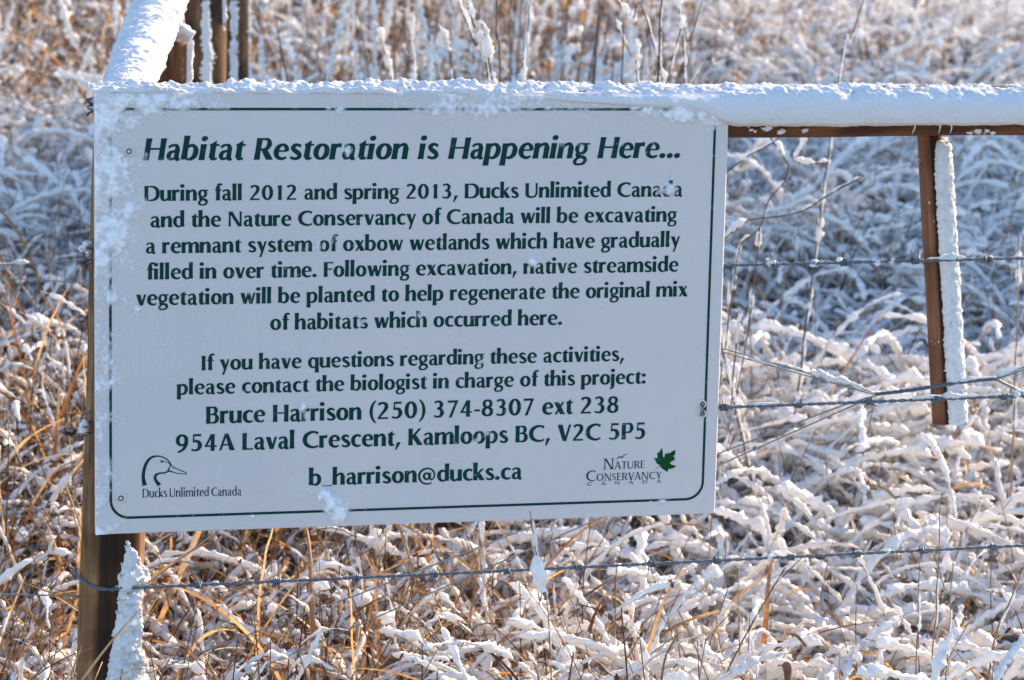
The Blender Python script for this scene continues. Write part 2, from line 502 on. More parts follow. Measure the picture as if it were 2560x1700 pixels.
def clump(kind, seed):
    rng = np.random.default_rng(seed)
    mb = MB()
    U = rng.uniform
    def bl(n, L, a0, a1, w, r0, cover, step, spread=0.11, zb=(0, 0.02), mat=TN):
        for i in range(n):
            base = (rng.normal(0, spread), rng.normal(0, spread), U(*zb))
            Ln = U(*L)
            m = max(8, int(Ln / 0.018))
            P = blade_path(rng, base, Ln, RAD(U(*a0)), RAD(U(*a1)), U(0, 6.28), m, U(1.0, 2.0), 0.35)
            W = U(*w) * np.sin(np.linspace(0.5, math.pi * 0.97, m)) ** 0.6
            P[:, 2] = np.maximum(P[:, 2], 0.005)
            far_ = 0
            mt = mat if rng.random() > 0.15 else (DK if rng.random() < 0.4 else ST)
            ribbon(mb, P, W, mt, rng)
            if rng.random() < cover:
                Q = resample(smooth_path(P, 3), step)
                hv = kind == 'heavy'
                k0 = int(U(0.02, 0.22 if hv else 0.4) * len(Q)); k1 = int(U(0.9 if hv else 0.7, 1.0) * len(Q))
                snow_tube(mb, Q[k0:k1], U(*r0), SN, rng, 10 if step < 0.005 else 8, 0.5, U(0.2, 0.7))
                if rng.random() < 0.35 and k0 > 12:
                    snow_tube(mb, Q[2:max(7, k0 - 4)], U(*r0) * 0.6, SN, rng, 6)
    def hang(n, top=0.3, mat=TN):
        for i in range(n):
            L = U(.04, .12); m = 9
            P = blade_path(rng, (rng.normal(0, .11), rng.normal(0, .11), U(.12, top)), L, RAD(U(30, 110)), RAD(U(120, 172)), U(0, 6.28), m, 1, .2)
            ribbon(mb, P, U(.005, .012) * np.sin(np.linspace(.5, math.pi * .98, m)) ** .6, mat, rng)
    if kind == 'heavy':
        hang(1)
        bl(5, (0.14, 0.36), (0, 30), (15, 100), (0.003, 0.007), (0.0028, 0.0058), 0.95, 0.0042)
        bl(12, (0.24, 0.56), (5, 50), (80, 165), (0.003, 0.008), (0.0034, 0.0072), 0.97, 0.0040)
        bl(8, (0.12, 0.40), (50, 95), (75, 115), (0.003, 0.006), (0.0035, 0.0085), 1.0, 0.0042, 0.13, (0.03, 0.20))
        for i in range(3): blob(mb, (rng.normal(0, .12), rng.normal(0, .12), U(.01, .08)), U(.020, .045), SN, rng, 0.6)
        bl(2, (0.12, 0.26), (5, 60), (60, 140), (0.006, 0.013), (0.004, 0.006), 0.35, 0.006)
        for i in range(3): stalk(mb, rng, (rng.normal(0, .1), rng.normal(0, .1), 0), U(.2, .45), RAD(U(0, 20)), RAD(U(10, 50)), 0.0011, 0.6, ST, 0.0035)
        for i in range(12): blob(mb, (rng.normal(0, .11), rng.normal(0, .11), U(.03, .20)), U(.005, .012), SN, rng, 0.8)
    elif kind == 'mid':
        hang(4)
        bl(3, (0.14, 0.34), (0, 30), (15, 90), (0.003, 0.007), (0.0022, 0.0045), 0.9, 0.0042)
        bl(12, (0.22, 0.52), (5, 45), (60, 155), (0.003, 0.008), (0.0020, 0.0042), 0.85, 0.0045)
        bl(6, (0.12, 0.34), (60, 95), (75, 110), (0.003, 0.006), (0.0025, 0.0055), 0.95, 0.0045, 0.12, (0.03, 0.2))
        bl(5, (0.14, 0.36), (5, 50), (40, 140), (0.003, 0.008), (0.003, 0.005), 0.15, 0.006)
        for i in range(6): stalk(mb, rng, (rng.normal(0, .1), rng.normal(0, .1), 0), U(.2, .5), RAD(U(0, 25)), RAD(U(5, 70)), 0.0012, 0.5, ST if i % 2 else DK)
        for i in range(6): blob(mb, (rng.normal(0, .11), rng.normal(0, .11), U(.02, .2)), U(.006, .014), SN, rng)
    elif kind == 'dry':
        hang(5, 0.25); hang(2, 0.2, DK)
        bl(17, (0.22, 0.54), (2, 50), (30, 155), (0.003, 0.009), (0.002, 0.0042), 0.3, 0.0055)
        bl(4, (0.12, 0.3), (60, 95), (75, 105), (0.003, 0.007), (0.0025, 0.005), 0.9, 0.0055, 0.12, (0.02, 0.12))
        for i in range(12): stalk(mb, rng, (rng.normal(0, .1), rng.normal(0, .1), 0), U(.2, .45), RAD(U(0, 25)), RAD(U(5, 60)), 0.0013, 0.35, ST if i % 3 else DK)
        for i in range(5): blob(mb, (rng.normal(0, .11), rng.normal(0, .11), U(.02, .15)), U(.005, .011), SN, rng)
    elif kind == 'weed':
        for i in range(5):
            b0 = (rng.normal(0, .09), rng.normal(0, .09), 0)
            P = stalk(mb, rng, b0, U(.25, .46), RAD(U(0, 20)), RAD(U(5, 35)), 0.0018, 0.7, DK, 0.004)
            for j in range(4, 14, 1):
                az = U(0, 6.28)
                Q = blade_path(rng, P[j], U(.04, .12), RAD(U(30, 80)), RAD(U(60, 150)), az, 6, 1, .4)
                tube(mb, Q, 0.0008, 4, DK)
                if rng.random() < 0.5: snow_tube(mb, resample(Q, 0.006), U(.003, .006), SN, rng, 6)
                for q in range(2):
                    c = Q[rng.integers(2, 6)]
                    s = U(.003, .007)
                    A = rng.normal(0, 1, (3, 3)); A, _ = np.linalg.qr(A)
                    G = np.array([[-1, -.25, .5], [0, -.6, -.3], [1.2, -.1, .6], [-1.3, .1, -.3], [0, .6, .5], [1, .3, -.4]]) * s
                    mb.add(c + G @ A, np.array([[0, 1, 4, 3], [1, 2, 5, 4]]), DK)
        bl(4, (0.12, 0.3), (40, 95), (75, 120), (0.003, 0.007), (0.003, 0.006), 0.9, 0.0055, 0.12, (0.02, 0.16))
        for i in range(8): blob(mb, (rng.normal(0, .11), rng.normal(0, .11), U(.02, .3)), U(.005, .012), SN, rng)
    elif kind == 'tall':
        hang(12, 0.5)
        for i in range(7): stalk(mb, rng, (rng.normal(0, .12), rng.normal(0, .12), 0), U(.45, .85), RAD(U(0, 12)), RAD(U(0, 30)), 0.0022, 0.75, DK if i % 2 else ST, 0.0065)
        bl(8, (0.3, 0.6), (2, 30), (40, 140), (0.004, 0.011), (0.003, 0.006), 0.5, 0.008)
        for i in range(8): blob(mb, (rng.normal(0, .11), rng.normal(0, .11), U(.02, .4)), U(.008, .018), SN, rng)
    return mb.mesh(kind + ' grass', GM)

def family(name, spec):
    col = bpy.data.collections.new(name)
    for kind, n, s0 in spec:
        for i in range(n):
            o = bpy.data.objects.new("%s_%02d" % (kind, i), clump(kind, s0 + i))
            col.objects.link(o)
    return col

def scatter(name, pts, rot, scl, idx, col, label, cat):
    me = bpy.data.meshes.new(name)
    me.vertices.add(len(pts)); me.vertices.foreach_set("co", np.asarray(pts, float).ravel())
    for nm, ty, arr in (("rot", 'FLOAT_VECTOR', rot), ("scl", 'FLOAT', scl), ("idx", 'INT', idx)):
        at = me.attributes.new(nm, ty, 'POINT')
        at.data.foreach_set('vector' if ty == 'FLOAT_VECTOR' else 'value', np.asarray(arr).ravel())
    me.update()
    ob = bpy.data.objects.new(name, me); scene.collection.objects.link(ob)
    nt = bpy.data.node_groups.new(name, 'GeometryNodeTree')
    nt.interface.new_socket("Geometry", in_out='INPUT', socket_type='NodeSocketGeometry')
    nt.interface.new_socket("Geometry", in_out='OUTPUT', socket_type='NodeSocketGeometry')
    N = nt.nodes.new
    gi, go = N('NodeGroupInput'), N('NodeGroupOutput')
    iop, ci = N('GeometryNodeInstanceOnPoints'), N('GeometryNodeCollectionInfo')
    ci.inputs['Collection'].default_value = col
    ci.inputs['Separate Children'].default_value = True
    ci.inputs['Reset Children'].default_value = True
    iop.inputs['Pick Instance'].default_value = True
    def attr(nm, ty):
        a = N('GeometryNodeInputNamedAttribute'); a.data_type = ty; a.inputs['Name'].default_value = nm
        return [s for s in a.outputs if s.enabled and s.name == 'Attribute'][0]
    L = nt.links.new
    L(gi.outputs[0], iop.inputs['Points']); L(ci.outputs[0], iop.inputs['Instance'])
    L(attr("idx", 'INT'), iop.inputs['Instance Index'])
    L(attr("rot", 'FLOAT_VECTOR'), iop.inputs['Rotation'])
    L(attr("scl", 'FLOAT'), iop.inputs['Scale'])
    L(iop.outputs[0], go.inputs[0])
    md = ob.modifiers.new("scatter", 'NODES'); md.node_group = nt
    return tag(ob, label, cat, kind='stuff')

rngS = np.random.default_rng(7)
FW = np.array(fw); RX = np.array(rx); CM = np.array(CAM)
def field(n, y0, y1, side=0.9):
    """random ground points in the stretch of meadow the camera looks at"""
    y = rngS.uniform(y0, y1, n)
    xc = CM[0] + (y - CM[1]) * 0.245
    hw = 0.20 * (y - CM[1]) + side
    x = xc + rngS.uniform(-1, 1, n) * hw
    return x, y
def thin(x, y, s=1.0):
    """openings in the sward: fewer clumps where a slow noise is low"""
    n = fbm(np.stack([x, y, 0 * x], -1), 3.4, 2, 888)
    b = brown(x, y)
    return rngS.random(len(x)) < np.clip((n - 0.39 - 0.085 * b) * 9, 0.08, 1)
def place(x, y, k, smin, smax, tilt=0.12, sink=0.02):
    n = len(x)
    pts = np.stack([x, y, gz(x, y) - sink], 1)
    rot = np.stack([rngS.normal(0, tilt, n), rngS.normal(0, tilt, n), rngS.uniform(0, 6.28, n)], 1)
    return pts, rot, rngS.uniform(smin, smax, n), k
def brown(x, y):
    """0 where snow lies thick, 1 where weeds stand bare: a broad patch to the left, and the slope's upper left"""
    near = 1 / (1 + np.exp((x - 0.25 - 0.12 * y) / 0.13)) * (y < 3.0)
    far = 1 / (1 + np.exp((x - 0.27 * y - 0.1) / 0.6)) * np.clip((y - 4.2) / 1.0, 0, 1)
    return np.clip(near + far, 0, 1)
# ------------------------------------------------------------------ the meadow (uncountable growth)
def area(y0, y1, side): 
    d0, d1 = y0 - CM[1], y1 - CM[1]
    return 0.2 * (d1 * d1 - d0 * d0) + 2 * side * (y1 - y0)
def dens(y0, y1, per, side=0.6):
    return field(int(area(y0, y1, side) * per), y0, y1, side)
heavyC = family("heavy family", [('heavy', 12, 100)])
midC = family("mid family", [('mid', 8, 200)])
dryC = family("dry family", [('dry', 9, 300), ('weed', 5, 400)])
tallC = family("tall family", [('tall', 8, 500), ('weed', 4, 450)])
H, Mi, D, Ta = [], [], [], []
for y0, y1, per in ((-0.55, 1.2, 125), (1.2, 4.0, 105), (4.0, 8.0, 66), (8.0, 15.0, 32)):
    x, y = dens(y0, y1, per * 1.15)
    ok = thin(x, y); x, y = x[ok], y[ok]
    b = brown(x, y); q = rngS.random(len(x))
    lim = np.where(y < 1.2, 1.0, 1.0)
    h = q > b * 0.85 + 0.05
    d = (~h) & (rngS.random(len(x)) < 0.62)
    m = (~h) & (~d)
    sc = (0.85, 1.2) if y0 < 1 else ((0.9, 1.3) if y0 < 4 else (0.85, 1.35))
    H.append(place(x[h], y[h], rngS.integers(0, 12, h.sum()), *sc))
    Mi.append(place(x[m], y[m], rngS.integers(0, 8, m.sum()), *sc))
    D.append(place(x[d], y[d], rngS.integers(0, 14, d.sum()), *sc))
x, y = dens(2.4, 15.0, 8)
k = (rngS.random(len(x)) < (0.1 + 0.8 * np.clip((y - 4.5) / 2, 0, 1)) * (0.35 + 0.65 * (x < 0.27 * y + 0.6))) | ((np.abs(x - 0.20 * y - 0.15) < 0.45) & (rngS.random(len(x)) < 0.95))
Ta.append(place(x[k], y[k], rngS.integers(0, 12, k.sum()), 0.8, 1.3, 0.06))
cat4 = lambda L: [np.concatenate([l[i] for l in L]) for i in range(4)]
scatter('snow_laden_grass', *cat4(H), heavyC, 'matted grass bent under thick lumpy snow across the meadow', 'grass')
scatter('frosted_grass', *cat4(Mi), midC, 'thinner snow dusted tangle of stems mixed through the brown patches', 'grass')
scatter('dead_weeds', *cat4(D), dryC, 'dry tan blades and dark withered weeds showing through the snow', 'weeds')
scatter('tall_dead_growth', *cat4(Ta), tallC, 'taller blurred dead stems standing on the far slope', 'weeds')
# ------------------------------------------------------------------ timber
def log(mb, A, B, r0, r1, seed, n=60, k=36, flat=0.06):
    A = np.array(A, float); B = np.array(B, float)
    L = np.linalg.norm(B - A); Tt = (B - A) / L
    ref = np.array([0, -1.0, 0]) if abs(Tt[1]) < 0.8 else np.array([0, 0, 1.0])
    S = nrm(ref - Tt * ref.dot(Tt)); U = np.cross(Tt, S)
    t = np.linspace(0, 1, n)[:, None]; a = np.arange(k)[None] * 2 * math.pi / k
    q = np.stack([np.cos(a) * 1.3 + 0 * t, np.sin(a) * 1.3 + 0 * t, t * L * 4 + 0 * a], -1)
    r = (r0 + (r1 - r0) * t) * (1 + flat * (fbm(q, 1.0, 3, seed) - 0.5) * 2)
    V = A + (B - A) * t[..., None] + r[..., None] * (np.cos(a)[..., None] * S + np.sin(a)[..., None] * U)
    mb.add(V.reshape(-1, 3), [ringfaces(n, k), np.arange(k)[::-1][None], (np.arange(k) + (n - 1) * k)[None]])
    return L
def uv_log(o, A, B):
    me = o.data
    base = np.array(BASES[o.name]) if o.name in BASES else np.zeros(3)
    A = np.array(A, float) - base; B = np.array(B, float) - base
    Tt = nrm(B - A)
    ref = np.array([0, -1.0, 0]) if abs(Tt[1]) < 0.8 else np.array([0, 0, 1.0])
    S = nrm(ref - Tt * ref.dot(Tt)); U = np.cross(Tt, S)
    co = np.zeros(len(me.vertices) * 3); me.vertices.foreach_get("co", co); co = co.reshape(-1, 3) - A
    li = np.zeros(len(me.loops), np.int32); me.loops.foreach_get("vertex_index", li)
    uvl = me.uv_layers.new(name="UVMap")
    w = co @ Tt; x = co @ S; y = co @ U
    # unrolled across, stretched along (grain runs along v)
    ang = np.arctan2(y, x) * 0.045
    uv = np.stack([ang, w * 0.08], 1)[li]
    uvl.data.foreach_set("uv", uv.ravel())

def pole_snow(mb, A, B, r0, r1, fn, seed, dl=0.0028, da=0.055, thick=0.011, out=0.0, mid=1.5, fine=0.8, rough=0.008):
    """snow stuck to one side of a pole; fn(angle, t) = how much lies there"""
    A = np.array(A, float); B = np.array(B, float)
    L = np.linalg.norm(B - A); Tt = (B - A) / L
    S = nrm(np.array([0, -1.0, 0]) - Tt * (-Tt[1])); U = nrm(np.cross(S, Tt)) * 1.0
    if U[0] < 0: U = -U                                         # angle runs towards +X
    n = int(L / dl)
    t = np.linspace(0, 1, n)[:, None]; a = np.arange(-2.4, 2.6, da)[None]
    r = r0 + (r1 - r0) * t
    Pn = A + (B - A) * t[..., None] + r[..., None] * (np.cos(a)[..., None] * S + np.sin(a)[..., None] * U)
    c = fn(a + 0 * t, t + 0 * a) + mid * (fbm(Pn, 60, 3, seed) - 0.5) + fine * (fbm(Pn, 300, 2, seed + 3) - 0.5)
    c = np.where(fn(a + 0 * t, t + 0 * a) < -0.70 if mid > 2 else False, -1, c)
    h = thick * np.clip(c, 0, 1.2) ** 0.6 + rough * (fbm(Pn, 130, 3, seed + 7) - 0.5) * (c > 0) + 0.003 * (fbm(Pn, 400, 2, seed + 8) - 0.5) * (c > 0)
    h = np.where(c > 0, np.maximum(h, 0.0008), -0.002)
    D = np.cos(a)[..., None] * S + np.sin(a)[..., None] * U
    V = Pn + D * h[..., None] + np.array([out, 0, 0]) * np.clip(c, 0, 1)[..., None]
    F = ringfaces(n, a.shape[1], closed=False)
    keep = (c > 0).reshape(-1)[F].any(1)
    F = F[keep]
    used = np.unique(F); mp = -np.ones(V.reshape(-1, 3).shape[0], np.int64); mp[used] = np.arange(len(used))
    mb.add(V.reshape(-1, 3)[used], mp[F])
sm = lambda x, a, b: (lambda u: u * u * (3 - 2 * u))(np.clip((x - a) / (b - a), 0, 1))

# corner post with the sign on it
PA, PB = np.array([-0.4445, 0.055, 0.0]), np.array([-0.4070, 0.055, 1.150])
post = thing('fence_post', 'round brown corner post behind the sign\'s left end, snow down its lower right side', 'post', (-0.4445, 0.055, 0.0))
mb = MB(); log(mb, PA - [0, 0, 0.05], PB, 0.0475, 0.0445, 4)
o = put('post_trunk', mb, M_POST, post); uv_log(o, PA, PB)
def f_post(a, t):
    z = t * 1.165
    left = np.interp(z, [0.0, 0.30, 0.39, 0.45, 0.475, 0.535], [-0.4, -0.25, 0.0, 0.12, 0.12, 0.32])
    right = np.interp(z, [0.0, 0.30, 0.34, 0.39, 0.455, 0.467, 0.474, 0.50, 0.535], [2.0, 1.7, 1.3, 0.85, 0.75, 0.85, 1.4, 0.95, 0.40])
    c = np.minimum(sm(a, left - 0.12, left + 0.12), sm(-a, -right - 0.12, -right + 0.1)) * sm(-z, -0.545, -0.53)
    return c * 1.9 - 0.85 - 0.7 * np.exp(-((z - 0.468) / 0.004) ** 2)
mb = MB(); pole_snow(mb, PA, PB, 0.047, 0.0445, f_post, 12, thick=0.010, out=0.003, da=0.035, mid=3.0, fine=2.2, rough=0.009)
o = put('snow', mb, M_PACK, post)

# top rail and its snow
RA, RB = np.array([-0.448, 0.0425, 1.1345]), np.array([2.05, 0.0425, 1.150])
rail = thing('top_rail', 'long horizontal rail running right from the sign, capped with thick snow', 'rail', (-0.448, 0.0415, 1.136))
mb = MB(); log(mb, RA, RB, 0.0375, 0.038, 21, n=160, flat=0.05)
o = put('rail_pole', mb, M_WOOD_RED, rail); uv_log(o, RA, RB)
def snow_cap(x, yz_fn, seed, amp=1.0):
    pass
nx = 900
xs = np.linspace(-0.460, 1.85, nx)
left = np.array([(0.0045, 1.1690), (-0.0030, 1.1705), (-0.0048, 1.1745), (-0.002, 1.179), (0.005, 1.1805), (0.012, 1.1775), (0.02, 1.180), (0.03, 1.1855), (0.042, 1.1875), (0.055, 1.186), (0.068, 1.178), (0.078, 1.165), (0.081, 1.15), (0.074, 1.143), (0.066, 1.140)])
right = np.array([(0.012, 1.1235), (0.000, 1.1235), (-0.010, 1.128), (-0.014, 1.138), (-0.015, 1.150), (-0.013, 1.162), (-0.007, 1.172), (0.003, 1.179), (0.018, 1.1835), (0.036, 1.185), (0.055, 1.184), (0.072, 1.175), (0.083, 1.158), (0.082, 1.142), (0.072, 1.134)])
u = np.linspace(0, 1, 15); uf = np.linspace(0, 1, 64)
sp = lambda Q: np.stack([np.interp(uf, u, Q[:, 0]), np.interp(uf, u, Q[:, 1])], 1)
Lf, Rt = sp(left), sp(right)
w = sm(xs, 0.36, 0.475)[:, None]
mid_drop = 0.020 * sm(xs, 0.0, 0.40)[:, None] * (1 - w) * np.exp(-(uf[None] / 0.16) ** 2)
PY = Lf[None, :, 0] * (1 - w) + Rt[None, :, 0] * w - mid_drop * 0.15
PZ = Lf[None, :, 1] * (1 - w) + Rt[None, :, 1] * w - mid_drop + 0.0045 * sm(xs, 0.5, 1.5)[:, None]
V = np.stack([xs[:, None] + 0 * PY, PY, PZ], -1)
ctr = np.array([0, 0.036, 1.150]); C = V.copy(); C[..., 1] = ctr[1]; C[..., 2] = 1.148
Dn = nrm(V - C)
topness = np.clip((PZ - 1.160) / 0.02, 0, 1)
big = fbm(V, 28, 2, 31) - 0.5; med = fbm(V, 95, 2, 32) - 0.5; fin = fbm(V, 300, 2, 33) - 0.5
disp = -0.0055 * topness + big * (0.006 + 0.010 * topness) + med * (0.003 + 0.009 * topness) + fin * (0.0018 + 0.0055 * topness)
disp = disp * np.clip(np.minimum(uf, 1 - uf) * 30, 0.15, 1)[None]
V = V + Dn * disp[..., None]
V[:, 0:3, 2] += (0.004 * (fbm(V[:, 0:3] * [1, 0, 0], 60, 3, 41) - 0.5))
mb = MB(); mb.add(V.reshape(-1, 3), ringfaces(nx, 64, closed=False))
mb.f[0] = mb.f[0][:, ::-1]
o = put('snow', mb, M_PACK, rail)
rg = np.random.default_rng(5)
mb = MB()
for i in range(16):                                # icicle threads and dabs below the snow
    x_ = rg.uniform(0.48, 1.6)
    tube(mb, np.array([[x_, 0.003, 1.128], [x_ + rg.normal(0, .002), 0.002, 1.121], [x_ + rg.normal(0, .003), 0.003, 1.112]]), [0.0013, 0.0010, 0.0004], 5)
for x_, z_, s_ in ((0.495, 1.118, .006), (0.515, 1.119, .009), (0.545, 1.116, .007), (0.58, 1.118, .008), (0.6, 1.117, .006), (0.70, 1.112, .005), (0.79, 1.11, .005), (0.845, 1.113, .009), (0.86, 1.112, .006), (0.94, 1.114, .006)):
    if x_ < 0.6 or x_ > 0.8:
        for k_ in range(3):
            md = MB(); blob(md, (x_ + rg.normal(0, .006), 0.0085, z_ + rg.normal(0, .002)), s_ * rg.uniform(.3, .6), 0, rg, 0.6); put('snow_dab', md, M_SNOW, rail)
put('icicle_threads', mb, M_SNOW, rail)['kind'] = 'stuff'

# rail going back from the corner
QA, QB = np.array([-0.4135, 0.06, 1.144]), np.array([-0.012, 2.42, 1.338])
rail2 = thing('side_rail', 'snow covered rail climbing away behind the sign\'s top left corner', 'rail', tuple(QA))
mb = MB(); log(mb, QA, QB, 0.029, 0.033, 23, n=120)
o = put('rail_pole', mb, M_WOOD_RED, rail2); uv_log(o, QA, QB)
ny = 760
t = np.linspace(-0.004, 1, ny)
ax = QA + (QB - QA) * t[:, None]
dirh = nrm(np.array([[QB[1] - QA[1], -(QB[0] - QA[0]), 0]]))[0]     # sideways, towards +X
ang = np.linspace(-1.95, 1.72, 60)
rr = (0.0315 + 0.005 * np.cos(ang) + 0.003 * np.exp(-((np.abs(ang) - 1.2) / 0.4) ** 2))[None] + 0.0075 * np.clip(t * 2.9, 0, 1)[:, None] - 0.004 * np.clip(1 - t * 8, 0, 1)[:, None]
V = ax[:, None] + rr[:, :, None] * (np.sin(ang)[None, :, None] * dirh + np.cos(ang)[None, :, None] * np.array([0, 0, 0.93]))
Dn = nrm(V - ax[:, None])
Vs = V * np.array([0.35, 3.0, 1])                       # wind crusts lie across the rail
disp = 0.010 * (fbm(V, 22, 2, 51) - 0.5) + 0.024 * (fbm(Vs, 52, 3, 52) - 0.5) + 0.006 * (fbm(V, 260, 2, 53) - 0.5)
edge = np.clip(np.minimum(ang + 1.95, 1.72 - ang) * 5, 0, 1)[None]
V = V + Dn * (disp * (0.3 + 0.7 * edge))[..., None]
V[:, -6:] += (Dn[:, -6:]) * (0.006 * (fbm(V[:, -6:], 90, 2, 57) - 0.5))[..., None]
mb = MB(); mb.add(V.reshape(-1, 3), ringfaces(ny, 60, closed=False))
put('snow', mb, M_PACK, rail2)

# snow-plastered twitch stick of the brace, right of the sign
SA, SB = np.array([0.8510, 0.088, 0.659]), np.array([0.799, 0.094, 1.15])
stick = thing('brace_stick', 'round brown stick hanging under the rail right of the sign, right half plastered with snow', 'stick', tuple(SA))
mb = MB(); log(mb, SA, SB, 0.0200, 0.0185, 61, n=50, k=28)
o = put('stick_pole', mb, M_STICK, stick); uv_log(o, SA, SB)
def f_st(a, t):
    left = -0.18 + 0.45 * sm(t, 0.75, 0.97)  - 0.25 * np.clip(1 - t * 6, 0, 1) * 0
    return np.minimum(sm(a, left - 0.1, left + 0.28), sm(-a, -1.95, -1.65)) * sm(-t, -0.905, -0.86) * 1.9 - 0.75
mb = MB(); pole_snow(mb, SA, SB, 0.0200, 0.0185, f_st, 66, thick=0.0100, out=0.004, da=0.05, mid=1.3, fine=1.8, rough=0.005)
put('snow', mb, M_PACK, stick)

# stick and post of the side brace
TA, TB = np.array([-0.241, 1.02, 0.70]), np.array([-0.233, 1.0, 1.176])
st2 = thing('brace_stick', 'short thick brown stick under the side rail, its top just behind the sign\'s left corner', 'stick', tuple(TA))
mb = MB(); log(mb, TA, TB, 0.0315, 0.030, 71, n=50, k=28, flat=0.09)
o = put('stick_pole', mb, M_WOOD_RED, st2); uv_log(o, TA, TB)
f2 = lambda a, t: np.minimum(sm(a, 1.05, 1.3), sm(-a, -2.3, -1.9)) * 1.3 - 0.45
mb = MB(); pole_snow(mb, TA, TB, 0.0315, 0.030, f2, 72, thick=0.010, da=0.08)
rg = np.random.default_rng(8)
C = np.array([[-0.262, 0.955, 1.212], [-0.240, 0.965, 1.206], [-0.220, 0.965, 1.196], [-0.203, 0.97, 1.176]])
snow_tube(mb, resample(smooth_path(C, 6), 0.004), 0.0115, 0, rg, 14, 0.3, 0.1)
put('snow', mb, M_PACK, st2)
UA, UB = np.array([0.010, 2.45, 0.2]), np.array([0.010, 2.45, 1.46])
post2 = thing('fence_post', 'second post further back, dark brown with strips of snow, beside the side rail', 'post', tuple(UA))
mb = MB(); log(mb, UA, UB, 0.056, 0.054, 81, n=50)
o = put('post_trunk', mb, M_WOOD, post2); uv_log(o, UA, UB)
def f3(a, t):
    z = 0.2 + t * 1.26
    s1 = np.exp(-((a + 1.15) / 0.20) ** 2)
    s2 = np.exp(-((a - 0.12 + (z - 1.0) * 0.6) / 0.20) ** 2) * sm(-z, -1.19, -1.15)
    s3 = np.exp(-((a - 1.0) / 0.10) ** 2) * sm(z, 1.08, 1.14) * 0.8
    return np.maximum(np.maximum(s1, s2), s3) * 1.3 - 0.55
mb = MB(); pole_snow(mb, UA, UB, 0.056, 0.054, f3, 84, thick=0.010, dl=0.004, da=0.08)
put('snow', mb, M_PACK, post2)
VA, VB = np.array([0.155, 2.95, 0.3]), np.array([0.155, 2.95, 1.50])
post3 = thing('fence_post', 'grey weathered post farthest back, just right of the dark second post', 'post', tuple(VA))
mb = MB(); log(mb, VA, VB, 0.036, 0.034, 91, n=40)
o = put('post_trunk', mb, M_WOOD, post3); uv_log(o, VA, VB)
f4 = lambda a, t: np.maximum(np.exp(-((a + 0.2) / 0.3) ** 2) * (np.sin(t * 23) > -0.4), 0.6 * np.exp(-((a - 1.4) / 0.3) ** 2)) * 1.1 - 0.55
mb = MB(); pole_snow(mb, VA, VB, 0.036, 0.034, f4, 94, thick=0.011, dl=0.004, da=0.09)
put('snow', mb, M_PACK, post3)
# ------------------------------------------------------------------ wires
def strand_pair(A, B, sag=0.004, r=0.00145, pitch=0.032, step=0.0035, path=None):
    P = resample(np.array([A, B], float), step) if path is None else resample(smooth_path(path, 10), step)
    d = np.concatenate([[0], np.cumsum(np.linalg.norm(np.diff(P, axis=0), axis=1))]); L = d[-1]
    if path is None: P[:, 2] -= sag * 4 * (d / L) * (1 - d / L)
    T, S, U = frames(P)
    out = []
    for ph in (0, math.pi):
        a = d / pitch * 2 * math.pi + ph
        out.append(P + r * 1.05 * (np.cos(a)[:, None] * S + np.sin(a)[:, None] * U))
    return P, d, out
def barb_mb(P, T, seed):
    rg = np.random.default_rng(seed); mb = MB()
    S = nrm(np.cross(T, [0, 0, 1.0])); U = np.cross(S, T)
    for q in range(2):
        turns, n = 1.6, 22
        a = np.linspace(0, turns * 2 * math.pi, n) + rg.uniform(0, 6)
        off = (q - 0.5) * 0.005 + np.linspace(-0.0022, 0.0022, n)
        C = P + T * off[:, None] + 0.0044 * (np.cos(a)[:, None] * S + np.sin(a)[:, None] * U)
        for e, sg in ((0, -1), (-1, 1)):
            tg = nrm(-np.sin(a[e]) * S + np.cos(a[e]) * U) * sg + T * rg.uniform(-0.5, 0.5)
            tip = C[e] + nrm(tg) * rg.uniform(0.015, 0.020)
            C = np.vstack([tip, C]) if e == 0 else np.vstack([C, tip])
        tube(mb, C, np.r_[0.0003, np.full(n, 0.0014), 0.0003], 5)
    return mb
def ice_bits(mb, P, pts, rg, s=0.004):
    for q in pts:
        i = int(q * (len(P) - 1))
        for k in range(4): blob(mb, P[i] + rg.normal(0, 0.0028, 3) + [0, 0, 0.0015], rg.uniform(0.4, 1) * s, 0, rg, 0.8)
def barbed(label, A, B, sag, barb_x, seed, snow=(), bits=(), path=None):
    P, d, st = strand_pair(A, B, sag, path=path)
    w = thing('barbed_wire', label, 'wire', tuple(P[0]), 'barbed wire strands of the fence')
    for s in st:
        mb = MB(); tube(mb, s, 0.00135, 6); put('strand', mb, M_WIRE, w)
    T = nrm(np.gradient(P, axis=0))
    for k, bx in enumerate(barb_x):
        i = int(np.argmin(np.abs(P[:, 0] - bx)))
        put('barb', barb_mb(P[i], T[i], seed + k), M_WIRE, w)
    rg = np.random.default_rng(seed)
    if snow:
        mb = MB()
        for x0, x1, r in snow:
            i0, i1 = int(np.argmin(np.abs(P[:, 0] - x0))), int(np.argmin(np.abs(P[:, 0] - x1)))
            if i1 - i0 > 4: snow_tube(mb, P[i0:i1] + [0, 0, 0.0022], r, 0, rg, 8, 0.5, 0.5)
        put('snow', mb, M_PACK, w)
    if len(bits):
        mb = MB(); ice_bits(mb, P, [(b - P[0, 0]) / (P[-1, 0] - P[0, 0]) for b in bits], rg); put('ice_crust', mb, M_ICE, w)
    return P
wy = 0.004
barbed('upper barbed wire crossing in front of the snowy stick, just below the rail', (-0.43, 0.012, 0.911), (2.0, wy, 0.940), 0.003, (0.538, 0.645, 0.758, 0.873, 0.985, 1.1, 1.21), 1000,
       snow=((0.775, 0.845, 0.0032), (0.43, 0.46, .003)), bits=(0.530, 0.60, 0.642, 0.70, 0.72, 0.6))
